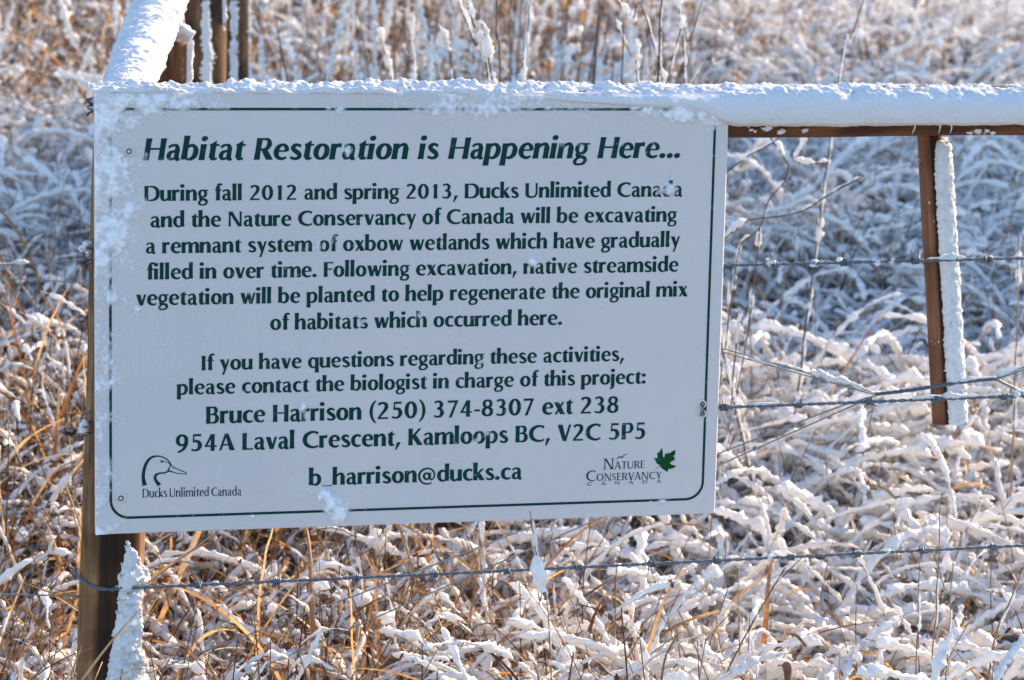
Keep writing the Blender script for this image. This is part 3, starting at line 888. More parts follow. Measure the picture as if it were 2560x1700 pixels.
barbed('middle barbed wire, meeting the twisted brace wire near the stick\'s lower end', (-0.43, 0.012, 0.697), (2.0, wy, 0.7315), 0.003, (0.466, 0.582, 0.694, 0.80, 0.911, 1.02, 1.13), 2000,
       snow=((0.50, 0.57, 0.002), (0.575, 0.592, 0.006), (0.60, 0.68, 0.0014), (0.76, 0.875, 0.0034), (0.88, 0.93, 0.0016)), bits=(0.93, 0.95))
# lowest strand starts with a loop round the post
th = np.linspace(math.pi * 1.05, 0.15, 16)
C0 = np.array([-0.4305, 0.055])
loopP = [(C0[0] + 0.0505 * math.cos(a), C0[1] - 0.0505 * math.sin(a), 0.484 - 0.017 * (math.sin(a) ** 1.0 if a > 1.57 else 1) + (0.0 if a > 1.57 else 0.001)) for a in th if a > 1.35]
pathL = np.array(loopP + [(-0.39, 0.004, 0.4685), (-0.30, 0.004, 0.4690), (0.25, wy, 0.4735), (0.95, wy, 0.4810), (2.0, wy, 0.492)])
P3 = barbed('lowest barbed wire, looped round the corner post and passing below the sign', None, None, 0, (-0.31, -0.197, -0.082, 0.031, 0.142, 0.25, 0.362, 0.463, 0.577, 0.685, 0.79, 0.905, 1.02, 1.13), 3000,
       bits=(0.57, 0.58, 0.75, 0.905), path=pathL)

def plain(label, pts, r=0.0011, snow=(), name='smooth_wire', grp='smooth brace wires'):
    P = resample(np.array(pts, float), 0.01)
    w = thing(name, label, 'wire', tuple(P[0]), grp)
    mb = MB(); tube(mb, P, r * 1.08, 6); put('strand', mb, M_THIN, w)
    if snow:
        rg = np.random.default_rng(int(abs(P[0, 0]) * 1e4)); mb = MB()
        Q = resample(P, 0.0035)
        for a, b, rs in snow:
            snow_tube(mb, Q[int(a * len(Q)):int(b * len(Q))] + [0, 0, 0.0015], rs, 0, rg, 8, 0.5, 0.4)
        put('snow', mb, M_PACK, w)
    return P
by = 0.06
plain('upper wire of the bare pair rising from bottom left to the twist', [(-0.62, 0.06, 0.232), (-0.3182, by, 0.347), (-0.066, by, 0.4315), (0.658, by, 0.6906), (0.718, by, 0.708)])
plain('lower wire of the pair, snow clinging to its near end below the sign', [(-0.62, 0.06, 0.178), (-0.255, by, 0.3095), (-0.065, by, 0.3848), (0.6923, by, 0.696), (0.722, by, 0.708)], snow=((0.17, 0.235, 0.0035), (0.235, 0.30, 0.006), (0.30, 0.34, 0.0035)))
plain('upper wire of the pair sloping down right from behind the sign to the twist', [(-0.38, by, 1.06), (0.4793, by, 0.786), (0.7244, by, 0.7125)], snow=((0.85, 0.90, 0.003), (0.90, 0.985, 0.0052)))
plain('lower wire of the pair sloping down right from behind the sign to the twist', [(-0.38, by, 1.05), (0.4793, by, 0.7805), (0.7244, by, 0.7095)], snow=((0.815, 0.86, 0.002),))
plain('short thin wire slanting up right from the foot of the corner post', [(-0.395, by, 0.447), (-0.2825, 0.05, 0.5315), (-0.24, 0.05, 0.565)], r=0.0012)
plain('thin wire leaving the corner post to the left low down', [(-1.2, 0.03, 0.505), (-0.588, 0.03, 0.460), (-0.475, 0.04, 0.450)], r=0.0011)
plain('snow beaded wire in the soft distance left of the post', [(-1.0, 1.2, 0.752), (-0.514, 1.2, 0.758), (-0.28, 1.2, 0.769)], r=0.0012, snow=((0.2, 0.75, 0.003),))
plain('bare wire in the soft distance left of the post', [(-1.0, 1.0, 0.79), (-0.526, 1.0, 0.765), (-0.30, 1.0, 0.748)], r=0.0010)
# twisted cable through the stick
Pc = smooth_path([(0.7244, by, 0.711), (0.78, by, 0.716), (0.83, 0.062, 0.722), (0.88, by, 0.728), (0.9185, by, 0.7305)], 10)
cab = thing('twisted_wire', 'thick twist of four brace wires passing the snowy stick\'s lower end', 'wire', tuple(Pc[0]))
Pc = resample(Pc, 0.003); T, S, U = frames(Pc); dd = np.arange(len(Pc)) * 0.003
for k in range(4):
    a = dd / 0.040 * 2 * math.pi + k * math.pi / 2
    mb = MB(); tube(mb, Pc + 0.0019 * (np.cos(a)[:, None] * S + np.sin(a)[:, None] * U), 0.00125, 6); put('strand', mb, M_WIRE, cab)
mb = MB(); snow_tube(mb, Pc[len(Pc) * 2 // 3:] + [0, 0, .002], 0.0022, 0, np.random.default_rng(3), 8); put('snow', mb, M_PACK, cab)
plain('upper wire fanning up right from the twist to the frame edge', [(0.9185, by, 0.7315), (0.9635, by, 0.7475), (2.0, by, 1.11)], snow=((0.0, 0.06, 0.0028),))
plain('second wire fanning up right from the twist to the frame edge', [(0.9185, by, 0.7295), (0.9635, by, 0.7435), (2.0, by, 1.09)])
plain('upper wire fanning down right from the twist to the frame edge', [(0.9185, by, 0.7305), (0.9658, by, 0.7085), (2.0, by, 0.25)])
plain('lower wire fanning down right from the twist to the frame edge', [(0.9185, by, 0.7285), (0.9658, by, 0.7050), (2.0, by, 0.23)])
# wire ends wound off at the post
for (x_, z_, lab) in ((-0.4625, 0.945, 'tangle of snowy wire ends poking out left of the sign at mid height'), (-0.467, 0.700, 'small snowy coil of wire on the post left of the sign\'s lower half'), (-0.4575, 1.150, 'dark wire ends at the post beside the sign\'s top left corner')):
    rg = np.random.default_rng(int(z_ * 1000))
    c = thing('wire_coil', lab, 'wire', (x_, 0.04, z_), 'wire ends wound round the corner post')
    mb = MB(); a = np.linspace(0, 5 * math.pi, 60)
    hz = 0.020 if z_ < 1.1 else 0.012
    tube(mb, np.stack([x_ + 0.006 * np.cos(a), 0.03 + 0.008 * np.sin(a), z_ + np.linspace(hz, -hz, 60)], 1), 0.0012, 5)
    for k in range(4):
        s = np.array([x_, 0.03, z_ + rg.uniform(-hz, hz)])
        tube(mb, np.array([s, s + [-0.006, -.004, rg.normal(0, .006)], s + [-0.012, -.008, rg.normal(0, .012)]]), [0.001, 0.001, 0.0004], 5)
    put('loop', mb, M_WIRE, c)
    if z_ < 1.1:
        mb = MB()
        for k in range(5): blob(mb, (x_ - 0.003 + rg.normal(0, .003), 0.022, z_ + rg.uniform(-.3, 1) * hz), rg.uniform(.003, .006), 0, rg)
        put('snow', mb, M_SNOW, c)
# ------------------------------------------------------------------ the sign
SW, SH = 0.4570, 0.3112
sign = thing('sign_board', 'large white rectangular sign with dark green lettering, frosted along its left and top edges', 'sign', (0, 0, FENCE_Z))
BASES[sign.name] = (0, 0, FENCE_Z)
mb = MB()
bx = 0.0008
pts = []
for y_, e, er in ((0.0, bx, 0.0027), (bx, 0, 0.0020), (0.0046, 0, 0), (0.005, bx, bx)):
    pts.append([(-SW + e, y_, -SH + e), (SW - er, y_, -SH + e), (SW - er, y_, SH - e), (-SW + e, y_, SH - e)])
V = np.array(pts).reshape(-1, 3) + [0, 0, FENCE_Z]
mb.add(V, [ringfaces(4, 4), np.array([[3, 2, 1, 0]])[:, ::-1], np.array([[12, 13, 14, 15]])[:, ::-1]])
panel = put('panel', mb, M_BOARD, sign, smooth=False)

class Ink:
    """flat print: every stroke a hair above the one before"""
    def __init__(s): s.mb = MB(); s.k = 0
    def y(s):
        s.k += 1
        return -0.00025 - 0.0000035 * (s.k % 24)
    def strip(s, P, w):
        P = np.asarray(P, float); w = np.asarray(w, float)
        T = nrm(np.gradient(P, axis=0)); N = np.stack([-T[:, 1], T[:, 0]], 1)
        A, B = P + N * w[:, None] / 2, P - N * w[:, None] / 2
        y = s.y()
        V = np.stack([np.stack([A[:, 0], np.full(len(A), y), A[:, 1] + FENCE_Z], 1), np.stack([B[:, 0], np.full(len(A), y), B[:, 1] + FENCE_Z], 1)], 1)
        s.mb.add(V.reshape(-1, 3), ringfaces(len(P), 2, closed=False))
    def poly(s, P):
        P = np.asarray(P, float); y = s.y()
        s.mb.add(np.stack([P[:, 0], np.full(len(P), y), P[:, 1] + FENCE_Z], 1), np.arange(len(P))[None])

def cr(P, sub=7):
    return smooth_path(np.array(P, float), sub)

S_ = 22.5
def St(x, y0, y1, w=S_):                                  # waisted upright
    h = y1 - y0
    return ('P', [(x - w * .53, y0), (x - w * .475, y0 + h * .3), (x - w * .475, y0 + h * .7), (x - w * .53, y1), (x + w * .53, y1), (x + w * .475, y0 + h * .7), (x + w * .475, y0 + h * .3), (x + w * .53, y0)])
def Dg(x0, y0, x1, y1, w0, w1=None):                      # slanted bar with level ends
    w1 = w0 if w1 is None else w1
    return ('P', [(x0 - w0 / 2, y0), (x0 + w0 / 2, y0), (x1 + w1 / 2, y1), (x1 - w1 / 2, y1)])
def Hb(x0, x1, y, w=9.5):
    return ('P', [(x0, y - w / 2), (x1, y - w / 2), (x1, y + w / 2), (x0, y + w / 2)])
def Cu(*p): return ('C', list(p))
def Dt(x, y, r=12.5): return ('D', x, y, r)
def mir(strokes, W):
    o = []
    for s in strokes:
        if s[0] == 'P': o.append(('P', [(W - x, y) for x, y in s[1]]))
        elif s[0] == 'C': o.append(('C', [(W - x, y, w) for x, y, w in s[1]]))
        else: o.append(('D', W - s[1], s[2], s[3]))
    return o
def ell(cx, cy, ax, ay, wx, wy, n=28):
    a = np.linspace(0, 2 * math.pi, n)
    return ('S', [(cx + ax * math.cos(t), cy + ay * math.sin(t), wy + (wx - wy) * abs(math.cos(t)) ** 1.2) for t in a])
def arch(x0): return Cu((x0 + 1, 47, 9), (x0 + 9, 60, 10), (x0 + 20, 67.5, 12), (x0 + 30, 66, 16), (x0 + 35, 54, 20), (x0 + 35.5, 46, 20))
bowl = [Cu((17, 55, 8), (27, 66, 11), (40, 66, 14), (50, 52, 19), (51.5, 37, 21), (49, 20, 19), (39, 7, 14), (28, 4.5, 10), (14, 10, 10))]
G = {}
G['a'] = (59, [St(40.5, 8, 52, 19), Cu((7, 57, 10), (15, 66, 10), (27, 68.5, 10), (37, 64, 15), (40.5, 50, 19)), Cu((42, 43, 9), (27, 40, 10), (15, 34, 14), (11.5, 20, 18), (15, 8, 14), (24, 5, 10), (33, 9, 9), (42, 18, 9)), Cu((41, 14, 18), (44, 5, 16), (55, 3, 7))])
G['b'] = (66, [St(11, 3, 112)] + bowl)
G['d'] = (66, mir(G['b'][1], 62))
G['p'] = (66, [St(11, -32, 72)] + bowl)
G['q'] = (66, mir([St(11, -32, 72)] + bowl, 62))
G['c'] = (54, [Cu((49, 61, 14), (39, 68.5, 11), (27, 67, 14), (14, 55, 19), (11.5, 37, 21.5), (15, 18, 19), (27, 7, 14), (39, 5.5, 11), (50, 11, 9))])
G['e'] = (61, [Hb(14, 52, 40, 8), Cu((51, 39, 17), (48, 56, 17), (38, 67.5, 12), (28, 68.5, 11), (16, 58, 17), (11.5, 38, 21.5), (15, 18, 19), (27, 7, 14), (40, 5, 11), (53, 12, 8))])
G['f'] = (40, [St(20, 0, 90), Cu((20, 88, 20), (23, 101, 16), (32, 107.5, 12), (44, 105, 12)), Hb(3, 40, 68, 9)])
G['g'] = (59, [ell(27, 46, 17.5, 22.5, 17, 9), Hb(34, 58, 68, 8.5), Cu((17, 27, 9), (12, 19, 12), (17, 11, 14), (32, 8, 14), (45, 2, 16), (49, -10, 15), (42, -24, 11), (27, -28.5, 9), (12, -25, 12), (8.5, -13, 15), (14, -2, 11), (24, 5, 9))])
G['h'] = (66, [St(11, 0, 112), arch(15), St(50.5, 0, 52)])
G['n'] = (66, [St(11, 0, 73), arch(15), St(50.5, 0, 52)])
G['m'] = (100, [St(11, 0, 73), arch(14), St(49.5, 0, 52), arch(51), St(86.5, 0, 52)])
G['i'] = (31, [St(12, 0, 73), Dt(12, 98)])
G['j'] = (28, [St(12, -8, 73), Cu((12, -6, 21), (10, -20, 18), (0, -30, 9), (-5, -31, 8)), Dt(12, 98)])
G['k'] = (60, [St(11, 0, 112), Dg(18, 34, 48, 73, 15), Dg(47, 0, 25, 42, 26)])
G['l'] = (30, [St(12, 0, 112)])
G['o'] = (65, [ell(31.5, 36.5, 21, 32, 21.5, 10)])
G['r'] = (45, [St(11, 0, 73), Cu((14, 50, 10), (22, 62, 13), (31, 66, 15), (40, 65, 18))])
G['s'] = (51, [Cu((41, 60, 12), (31, 68, 11), (19, 67, 14), (12, 56, 18), (17, 45, 18), (28, 36, 19), (38, 27, 18), (41, 16, 17), (34, 6.5, 13), (21, 5, 11), (7, 12, 11))])
G['t'] = (41, [St(18, 12, 74), ('P', [(5, 70), (7.5, 73), (28.5, 90), (28.5, 70)]), Hb(4, 40, 68.5, 9), Cu((18, 18, 20), (20, 8, 17), (28, 5, 11), (38, 7.5, 8))])
G['u'] = (65, [St(50.5, 0, 73), St(11, 20, 73), Cu((11, 26, 20), (12.5, 14, 19), (19, 6.5, 15), (29, 5.5, 11), (39, 12, 10), (47, 22, 9))])
G['v'] = (59, [Dg(12, 73, 30, 0, 24, 20), Dg(50, 73, 32, 0, 12, 12)])
G['w'] = (88, [Dg(12, 73, 27, 0, 23, 19), Dg(45, 73, 29, 0, 12, 12), Dg(45, 73, 60, 0, 20, 19), Dg(79, 73, 62, 0, 12, 12)])
G['x'] = (60, [Dg(13, 73, 46, 0, 26), Dg(48, 73, 10, 0, 12)])
G['y'] = (59, [Dg(12, 73, 32, 6, 24, 18), Dg(50, 73, 20, -33, 12, 13)])
G['z'] = (52, [Hb(6, 46, 68, 9), Hb(4, 47, 4.8, 9), Dg(36, 66, 14, 6, 20)])
G['A'] = (82, [Dg(38, 100, 9, 0, 13, 12), Dg(40, 100, 68, 0, 17, 26), Hb(20, 60, 33, 9)])
G['B'] = (70, [St(13, 0, 100, 22), Hb(16, 36, 95.3, 9), Hb(16, 38, 54, 9), Hb(16, 36, 4.8, 9), Cu((34, 95, 9.5), (46, 91, 14), (51, 77, 19), (46, 61, 14), (35, 54, 9)), Cu((36, 54, 9), (50, 49, 14), (56, 29, 21), (49, 10, 15), (34, 5, 9.5))])
G['C'] = (84, [Cu((78, 86, 15), (62, 94.5, 11), (42, 93, 14), (20, 77, 20), (12.5, 50, 23), (20, 23, 20), (42, 7, 14), (62, 5.5, 11), (80, 13, 9))])
G['D'] = (88, [St(13, 0, 100, 22), Hb(16, 40, 95.3, 9), Hb(16, 40, 4.8, 9), Cu((36, 95.3, 9.5), (54, 92, 13), (71, 75, 20), (75.5, 50, 22.5), (71, 25, 20), (54, 8, 13), (36, 4.8, 9.5))])
G['E'] = (60, [St(13, 0, 100, 22), Hb(16, 55, 95, 9.5), Hb(16, 50, 52, 9), Hb(16, 56, 4.8, 9.5)])
G['F'] = (56, [St(13, 0, 100, 22), Hb(16, 54, 95, 10), Hb(16, 49, 52, 9.5)])
G['H'] = (84, [St(13, 0, 100, 22), St(68, 0, 100, 22), Hb(18, 62, 52, 9)])
G['I'] = (30, [St(13, 0, 100, 22)])
G['K'] = (76, [St(13, 0, 100, 22), Dg(20, 46, 60, 100, 15), Dg(62, 0, 28, 60, 28)])
G['L'] = (58, [St(13, 0, 100, 22), Hb(16, 55, 5, 10)])
G['N'] = (86, [St(12, 0, 100, 12), St(72, 0, 100, 12), Dg(16, 100, 68, 0, 22, 20)])
G['O'] = (92, [ell(45, 50, 33, 45, 22, 10)])
G['P'] = (66, [St(13, 0, 100, 22), Hb(16, 36, 95.3, 9), Hb(16, 36, 43, 9), Cu((34, 95, 9.5), (48, 91, 14), (54, 70, 20.5), (48, 48, 14), (34, 43, 9))])
G['R'] = (72, [St(13, 0, 100, 22), Hb(16, 36, 95.3, 9), Hb(16, 38, 48, 9), Cu((34, 95, 9.5), (47, 91, 14), (52.5, 72, 20), (46, 53, 14), (34, 48, 9)), Dg(34, 50, 62, 0, 24, 27)])
G['S'] = G['s'] and (60, [('C', [(x * 1.12, y * 1.37, w) for x, y, w in G['s'][1][0][1]])])
G['T'] = (64, [St(32, 0, 100, 22), Hb(3, 61, 95, 10)])
G['U'] = (82, [St(13, 28, 100, 21), St(68, 28, 100, 12), Cu((13, 34, 20), (15, 18, 20), (26, 7, 14), (42, 5, 11), (58, 10, 11), (66, 22, 12), (68, 36, 12))])
G['V'] = (74, [Dg(12, 100, 37, 0, 25, 21), Dg(64, 100, 39, 0, 12, 12)])
G['Y'] = (70, [St(35, 0, 46, 21), Dg(12, 100, 36, 42, 25, 20), Dg(60, 100, 38, 42, 12, 12)])
G['0'] = (70, [ell(33, 50, 22, 45, 21, 10)])
G['1'] = (64, [St(33, 0, 98, 21), ('P', [(12, 82), (36, 98), (36, 86), (22, 83)])])
G['2'] = (70, [Cu((10, 84, 15), (20, 93, 12), (34, 94.5, 12), (47, 86, 18), (49, 70, 20), (42, 52, 17), (28, 32, 13), (12, 8, 11)), Hb(6, 59, 5.5, 11)])
G['3'] = (70, [Cu((12, 88, 13), (24, 95, 10), (38, 93, 14), (46, 78, 19), (40, 60, 14), (24, 53, 9)), Cu((24, 53, 9), (42, 49, 14), (50, 30, 21), (42, 10, 15), (26, 5, 10), (9, 11, 11))])
G['4'] = (70, [St(42, 0, 98, 20), Hb(3, 62, 28, 10), Dg(38, 96, 9, 28, 12, 12)])
G['5'] = (70, [Hb(17, 56, 94, 13), ('P', [(17, 98), (24, 98), (23, 56), (14, 52)]), Cu((17, 55, 10), (30, 60, 12), (45, 52, 18), (50, 32, 21), (42, 12, 15), (26, 5, 10), (8, 11, 11))])
G['7'] = (70, [Hb(8, 60, 93, 14), Dg(52, 90, 22, -2, 13, 15)])
G['8'] = (70, [ell(33, 75, 18, 20, 17, 9), ell(33, 28, 21, 23.5, 19, 9.5)])
G['9'] = (70, [ell(33, 66, 21.5, 29, 20, 10), Cu((54, 66, 20), (52, 42, 19), (42, 18, 15), (26, 3, 11), (12, -3, 9))])
G['.'] = (30, [Dt(13, 11)])
G[','] = (32, [('P', [(9, 20), (26, 22), (25, 10), (8, -24), (1, -24)])])
G[':'] = (30, [Dt(13, 11), Dt(13, 60)])
G['-'] = (38, [Hb(3, 33, 36, 12)])
G['_'] = (52, [Hb(2, 50, -4, 6)])
G['('] = (38, [Cu((34, 110, 7), (18, 84, 13), (11, 44, 17), (18, 4, 13), (34, -22, 7))])
G[')'] = (38, mir(G['('][1], 40))
G['@'] = (98, [ell(46, 36, 14, 19, 13, 9), St(63, 18, 58, 11), Cu((63, 20, 10), (70, 14, 9), (80, 22, 8), (86, 42, 9), (78, 68, 10), (56, 84, 9), (28, 78, 11), (10, 54, 12), (10, 22, 12), (26, -4, 10), (50, -12, 9), (72, -6, 8))])
G['…'] = (0, [])
def set_line(ink, text, x0, y0, x1, y1, cap, wt=1.0, shear=0.0, caps=None, track=0.0, space=33, serif=0):
    k = cap / 100.0
    tot, pos, sc = 0, [], []
    for i, c in enumerate(text):
        s = 1.0
        if caps is not None and c.isalpha() and caps[i] == 's': s = 0.68
        sc.append(s)
        pos.append(tot)
        tot += (space if c == ' ' else G[c][0] * s) + track
    last = text[-1]
    tot -= track + (G[last][0] * sc[-1]) * 0.07
    kx = (x1 - x0) / tot
    for c, p, s in zip(text, pos, sc):
        if c == ' ': continue
        def tr(x, y):
            X_ = (np.asarray(x, float) * s + p - 2) * kx + shear * np.asarray(y, float) * s * k
            return x0 + X_, y0 + (y1 - y0) * (X_ / max(x1 - x0, 1e-6)) + np.asarray(y, float) * s * k
        km = (kx + k) / 2 * s
        for g in G[c][1]:
            if g[0] == 'P':
                q = np.array(g[1]); cx, cy = q.mean(0)
                if wt != 1.0:                              # lighter cut: slim the bar about its middle line
                    w_, h_ = np.ptp(q[:, 0]), np.ptp(q[:, 1])
                    if h_ > w_ * 0.9:
                        if len(q) == 4:
                            m0, m1 = q[:2, 0].mean(), q[2:, 0].mean()
                            q[:2, 0] = m0 + (q[:2, 0] - m0) * wt; q[2:, 0] = m1 + (q[2:, 0] - m1) * wt
                        else: q[:, 0] = cx + (q[:, 0] - cx) * wt
                    else: q[:, 1] = cy + (q[:, 1] - cy) * max(wt, 0.7)
                a, b = tr(q[:, 0], q[:, 1]); ink.poly(np.stack([a, b], 1))
                if serif and np.ptp(q[:, 1]) > 80 and c != 'S':
                    for yy in (q[:, 1].min() + 1.5, q[:, 1].max() - 1.5):
                        near = q[np.abs(q[:, 1] - yy) < 3, 0].mean()
                        a, b = tr([near - 13, near + 13, near + 13, near - 13], [yy - 2, yy - 2, yy + 2.5, yy + 2.5]); ink.poly(np.stack([a, b], 1))
            elif g[0] in 'CS':
                q = np.array(g[1]); q = cr(q) if g[0] == 'C' else q
                a, b = tr(q[:, 0], q[:, 1]); ink.strip(np.stack([a, b], 1), np.maximum(q[:, 2] * wt * 1.06, 3.2) * km)
            else:
                a = np.linspace(0, 2 * math.pi, 16, endpoint=False)
                r = g[3] * (0.5 + 0.5 * wt)
                X1, Y1 = tr(g[1] + r * np.cos(a), g[2] + r * np.sin(a)); ink.poly(np.stack([X1, Y1], 1))

def line(name, *a, mat=M_GREEN, **k):
    ink = Ink(); set_line(ink, *a, **k); return put(name, ink.mb, mat, sign, smooth=False)
line('heading', 'Habitat Restoration is Happening Here...', -0.3900, 0.2172, 0.3850, 0.2180, 0.0305, shear=0.16, wt=1.0, space=36)
for txt, a in (('During fall 2012 and spring 2013, Ducks Unlimited Canada', (-0.3881, 0.1606, 0.3895, 0.1619, 0.0211)),
               ('and the Nature Conservancy of Canada will be excavating', (-0.3798, 0.1238, 0.3821, 0.1252, 0.0211)),
               ('a remnant system of oxbow wetlands which have gradually', (-0.3862, 0.0872, 0.3881, 0.0883, 0.0212)),
               ('filled in over time. Following excavation, native streamside', (-0.3847, 0.0506, 0.3870, 0.0519, 0.0213)),
               ('vegetation will be planted to help regenerate the original mix', (-0.3992, 0.0142, 0.4022, 0.0151, 0.0213)),
               ('of habitats which occurred here.', (-0.2108, -0.0236, 0.2153, -0.0236, 0.0214)),
               ('If you have questions regarding these activities,', (-0.3078, -0.0795, 0.3100, -0.0784, 0.0209)),
               ('please contact the biologist in charge of this project:', (-0.3420, -0.1136, 0.3438, -0.1128, 0.0210)),
               ('Bruce Harrison (250) 374-8307 ext 238', (-0.3013, -0.1562, 0.3038, -0.1552, 0.0247)),
               ('954A Laval Crescent, Kamloops BC, V2C 5P5', (-0.3441, -0.1953, 0.3464, -0.1954, 0.0246)),
               ('b_harrison@ducks.ca', (-0.1531, -0.2501, 0.1599, -0.2499, 0.0236))):
    line('text_line', txt, *a)
line('caption', 'Ducks Unlimited Canada', -0.3908, -0.2600, -0.2502, -0.2615, 0.0128, wt=0.68, mat=M_NAVY, space=22)
ink = Ink()
set_line(ink, 'NATURE', 0.2823, -0.2395, 0.3460, -0.2390, 0.0162, wt=0.66, caps='csssss', serif=1)
set_line(ink, 'CONSERVANCY', 0.2558, -0.2565, 0.3715, -0.2561, 0.0162, wt=0.66, caps='cssssssssss', serif=1)
set_line(ink, 'CANADA', 0.2578, -0.2629, 0.3712, -0.2622, 0.0048, wt=0.7, track=130)
put('caption', ink.mb, M_NAVY, sign, smooth=False)['label'] = 'small navy caption in capitals beside the green leaf'
# ruled border with rounded corners
ink = Ink()
bw, bh, rad = 0.4352, 0.2882, 0.026
P_ = []
for cx, cy, a0 in ((bw - rad, bh - rad, 0), (-bw + rad, bh - rad, 90), (-bw + rad, -bh + rad, 180), (bw - rad, -bh + rad, 270)):
    for a in np.linspace(a0, a0 + 90, 12): P_.append((cx + rad * math.cos(RAD(a)), cy + rad * math.sin(RAD(a))))
P_.append(P_[0])
ink.strip(np.array(P_), np.full(len(P_), 0.0038))
put('border_line', ink.mb, M_GREEN, sign, smooth=False)
# duck head
ink = Ink()
def qs(pts): q = cr([(x, y, w) for x, y, w in pts], 5); ink.strip(q[:, :2], q[:, 2])
qs([(-0.3876,-0.2426,0.0064),(-0.3894,-0.2326,0.0050),(-0.3893,-0.2252,0.0047),(-0.3876,-0.2165,0.0044),(-0.3837,-0.2078,0.0041),(-0.3776,-0.2022,0.0032),(-0.3697,-0.2008,0.0022),(-0.3626,-0.2023,0.0019),(-0.3561,-0.2060,0.0018),(-0.3523,-0.2105,0.0015),(-0.3494,-0.2150,0.0014),(-0.3425,-0.2198,0.0013),(-0.3339,-0.2237,0.0013),(-0.3298,-0.2259,0.0013),(-0.3284,-0.2281,0.0012)])
qs([(-0.3284,-0.2281,0.0011),(-0.3353,-0.2273,0.0011),(-0.3425,-0.2262,0.0014),(-0.3482,-0.2243,0.0016),(-0.3532,-0.2227,0.0023),(-0.3561,-0.2240,0.0023),(-0.3604,-0.2252,0.0023),(-0.3668,-0.2256,0.0026),(-0.3714,-0.2277,0.0036),(-0.3731,-0.2316,0.0040),(-0.3717,-0.2363,0.0044),(-0.3690,-0.2398,0.0050),(-0.3668,-0.2428,0.0062)])
qs([(-0.3637,-0.2087,0.0022),(-0.3618,-0.2086,0.0012),(-0.3576,-0.2093,0.0011),(-0.3537,-0.2108,0.0013),(-0.3517,-0.2132,0.0018),(-0.3520,-0.2168,0.0015),(-0.3537,-0.2197,0.0020),(-0.3551,-0.2222,0.0020)])
a = np.linspace(0, 2 * math.pi, 14, endpoint=False)
ink.poly(np.stack([-0.3637 + 0.0018 * np.cos(a), -0.2087 + 0.0018 * np.sin(a)], 1))
ink.strip([(-0.3485, -0.2182), (-0.3466, -0.2196)], [0.0007, 0.0009])
put('duck_emblem', ink.mb, M_GREEN, sign, smooth=False)
ink = Ink(); qs([(0.3016,-0.2255,0.0006),(0.3034,-0.2227,0.0014),(0.3065,-0.2212,0.0020),(0.3101,-0.2222,0.0020),(0.3123,-0.2198,0.0016),(0.3148,-0.2178,0.0013),(0.3191,-0.2176,0.0004)])
put('bird_emblem', ink.mb, M_GREEN, sign, smooth=False)
ink = Ink()
ink.poly([(0.3701,-0.2091),(0.3674,-0.2146),(0.3663,-0.2141),(0.3665,-0.2166),(0.3631,-0.2165),(0.3642,-0.2206),(0.3640,-0.2254),(0.3589,-0.2238),(0.3609,-0.2281),(0.3624,-0.2285),(0.3620,-0.2313),(0.3646,-0.2336),(0.3682,-0.2359),(0.3690,-0.2378),(0.3721,-0.2411),(0.3766,-0.2441),(0.3808,-0.2462),(0.3813,-0.2410),(0.3846,-0.2427),(0.3855,-0.2408),(0.3894,-0.2413),(0.3898,-0.2396),(0.3944,-0.2379),(0.3898,-0.2358),(0.3886,-0.2362),(0.3853,-0.2345),(0.3836,-0.2323),(0.3871,-0.2298),(0.3921,-0.2278),(0.3898,-0.2264),(0.3914,-0.2239),(0.3881,-0.2232),(0.3912,-0.2198),(0.3916,-0.2124),(0.3885,-0.2147),(0.3866,-0.2146),(0.3838,-0.2177),(0.3810,-0.2170),(0.3793,-0.2185),(0.3762,-0.2178),(0.3750,-0.2214),(0.3743,-0.2247),(0.3733,-0.2241),(0.3722,-0.2198),(0.3723,-0.2158)])
ink.strip([(0.3694, -0.2368), (0.3648, -0.2396), (0.3607, -0.2415)], [0.0009, 0.0008, 0.0008])
put('maple_leaf_emblem', ink.mb, M_LEAFG, sign, smooth=False)

# washers, screws and the wire loop
def washer(x, z, R=0.0066, screw=True):
    a = np.arange(24) * 2 * math.pi / 24
    def rings(rs, ys, cx=x, cz=z):
        return np.concatenate([np.stack([cx + r * np.cos(a), np.full(24, y), cz + r * np.sin(a)], 1) for r, y in zip(rs, ys)])
    mb = MB(); mb.add(rings([R, R, R * .93, R * .62, R * .5], [-0.0004, -0.0016, -0.0021, -0.0020, -0.0006]), ringfaces(5, 24))
    w_ = put('washer', mb, M_STEEL, sign)
    mb = MB(); mb.add(rings([R * .62, R * .60, R * .36], [-0.00215, -0.0024, -0.0023]), ringfaces(3, 24)); put('washer_ring', mb, M_RUBBER, w_)
    if screw:
        mb = MB(); V = rings([R * .36, R * .34, R * .16, R * .12, 0.00001], [-0.0020, -0.0032, -0.0034, -0.0022, -0.0022])
        mb.add(V, ringfaces(5, 24)); put('screw', mb, M_STEEL, w_)
washer(-0.4211, 0.6004); washer(-0.4096, 1.090)
washer(0.4299, 0.7146, 0.0064, False); washer(0.4304, 0.7000, 0.0064, False)
mb = MB(); aa = np.linspace(-0.5, 2 * math.pi - 1.2, 20)
tube(mb, np.stack([0.4301 + 0.0014 * np.cos(aa), -0.0036 + 0.0005 * np.sin(aa), 0.7073 + 0.0068 * np.sin(aa)], 1), 0.0008, 6)
put('wire_tie', mb, M_WIRE, sign)

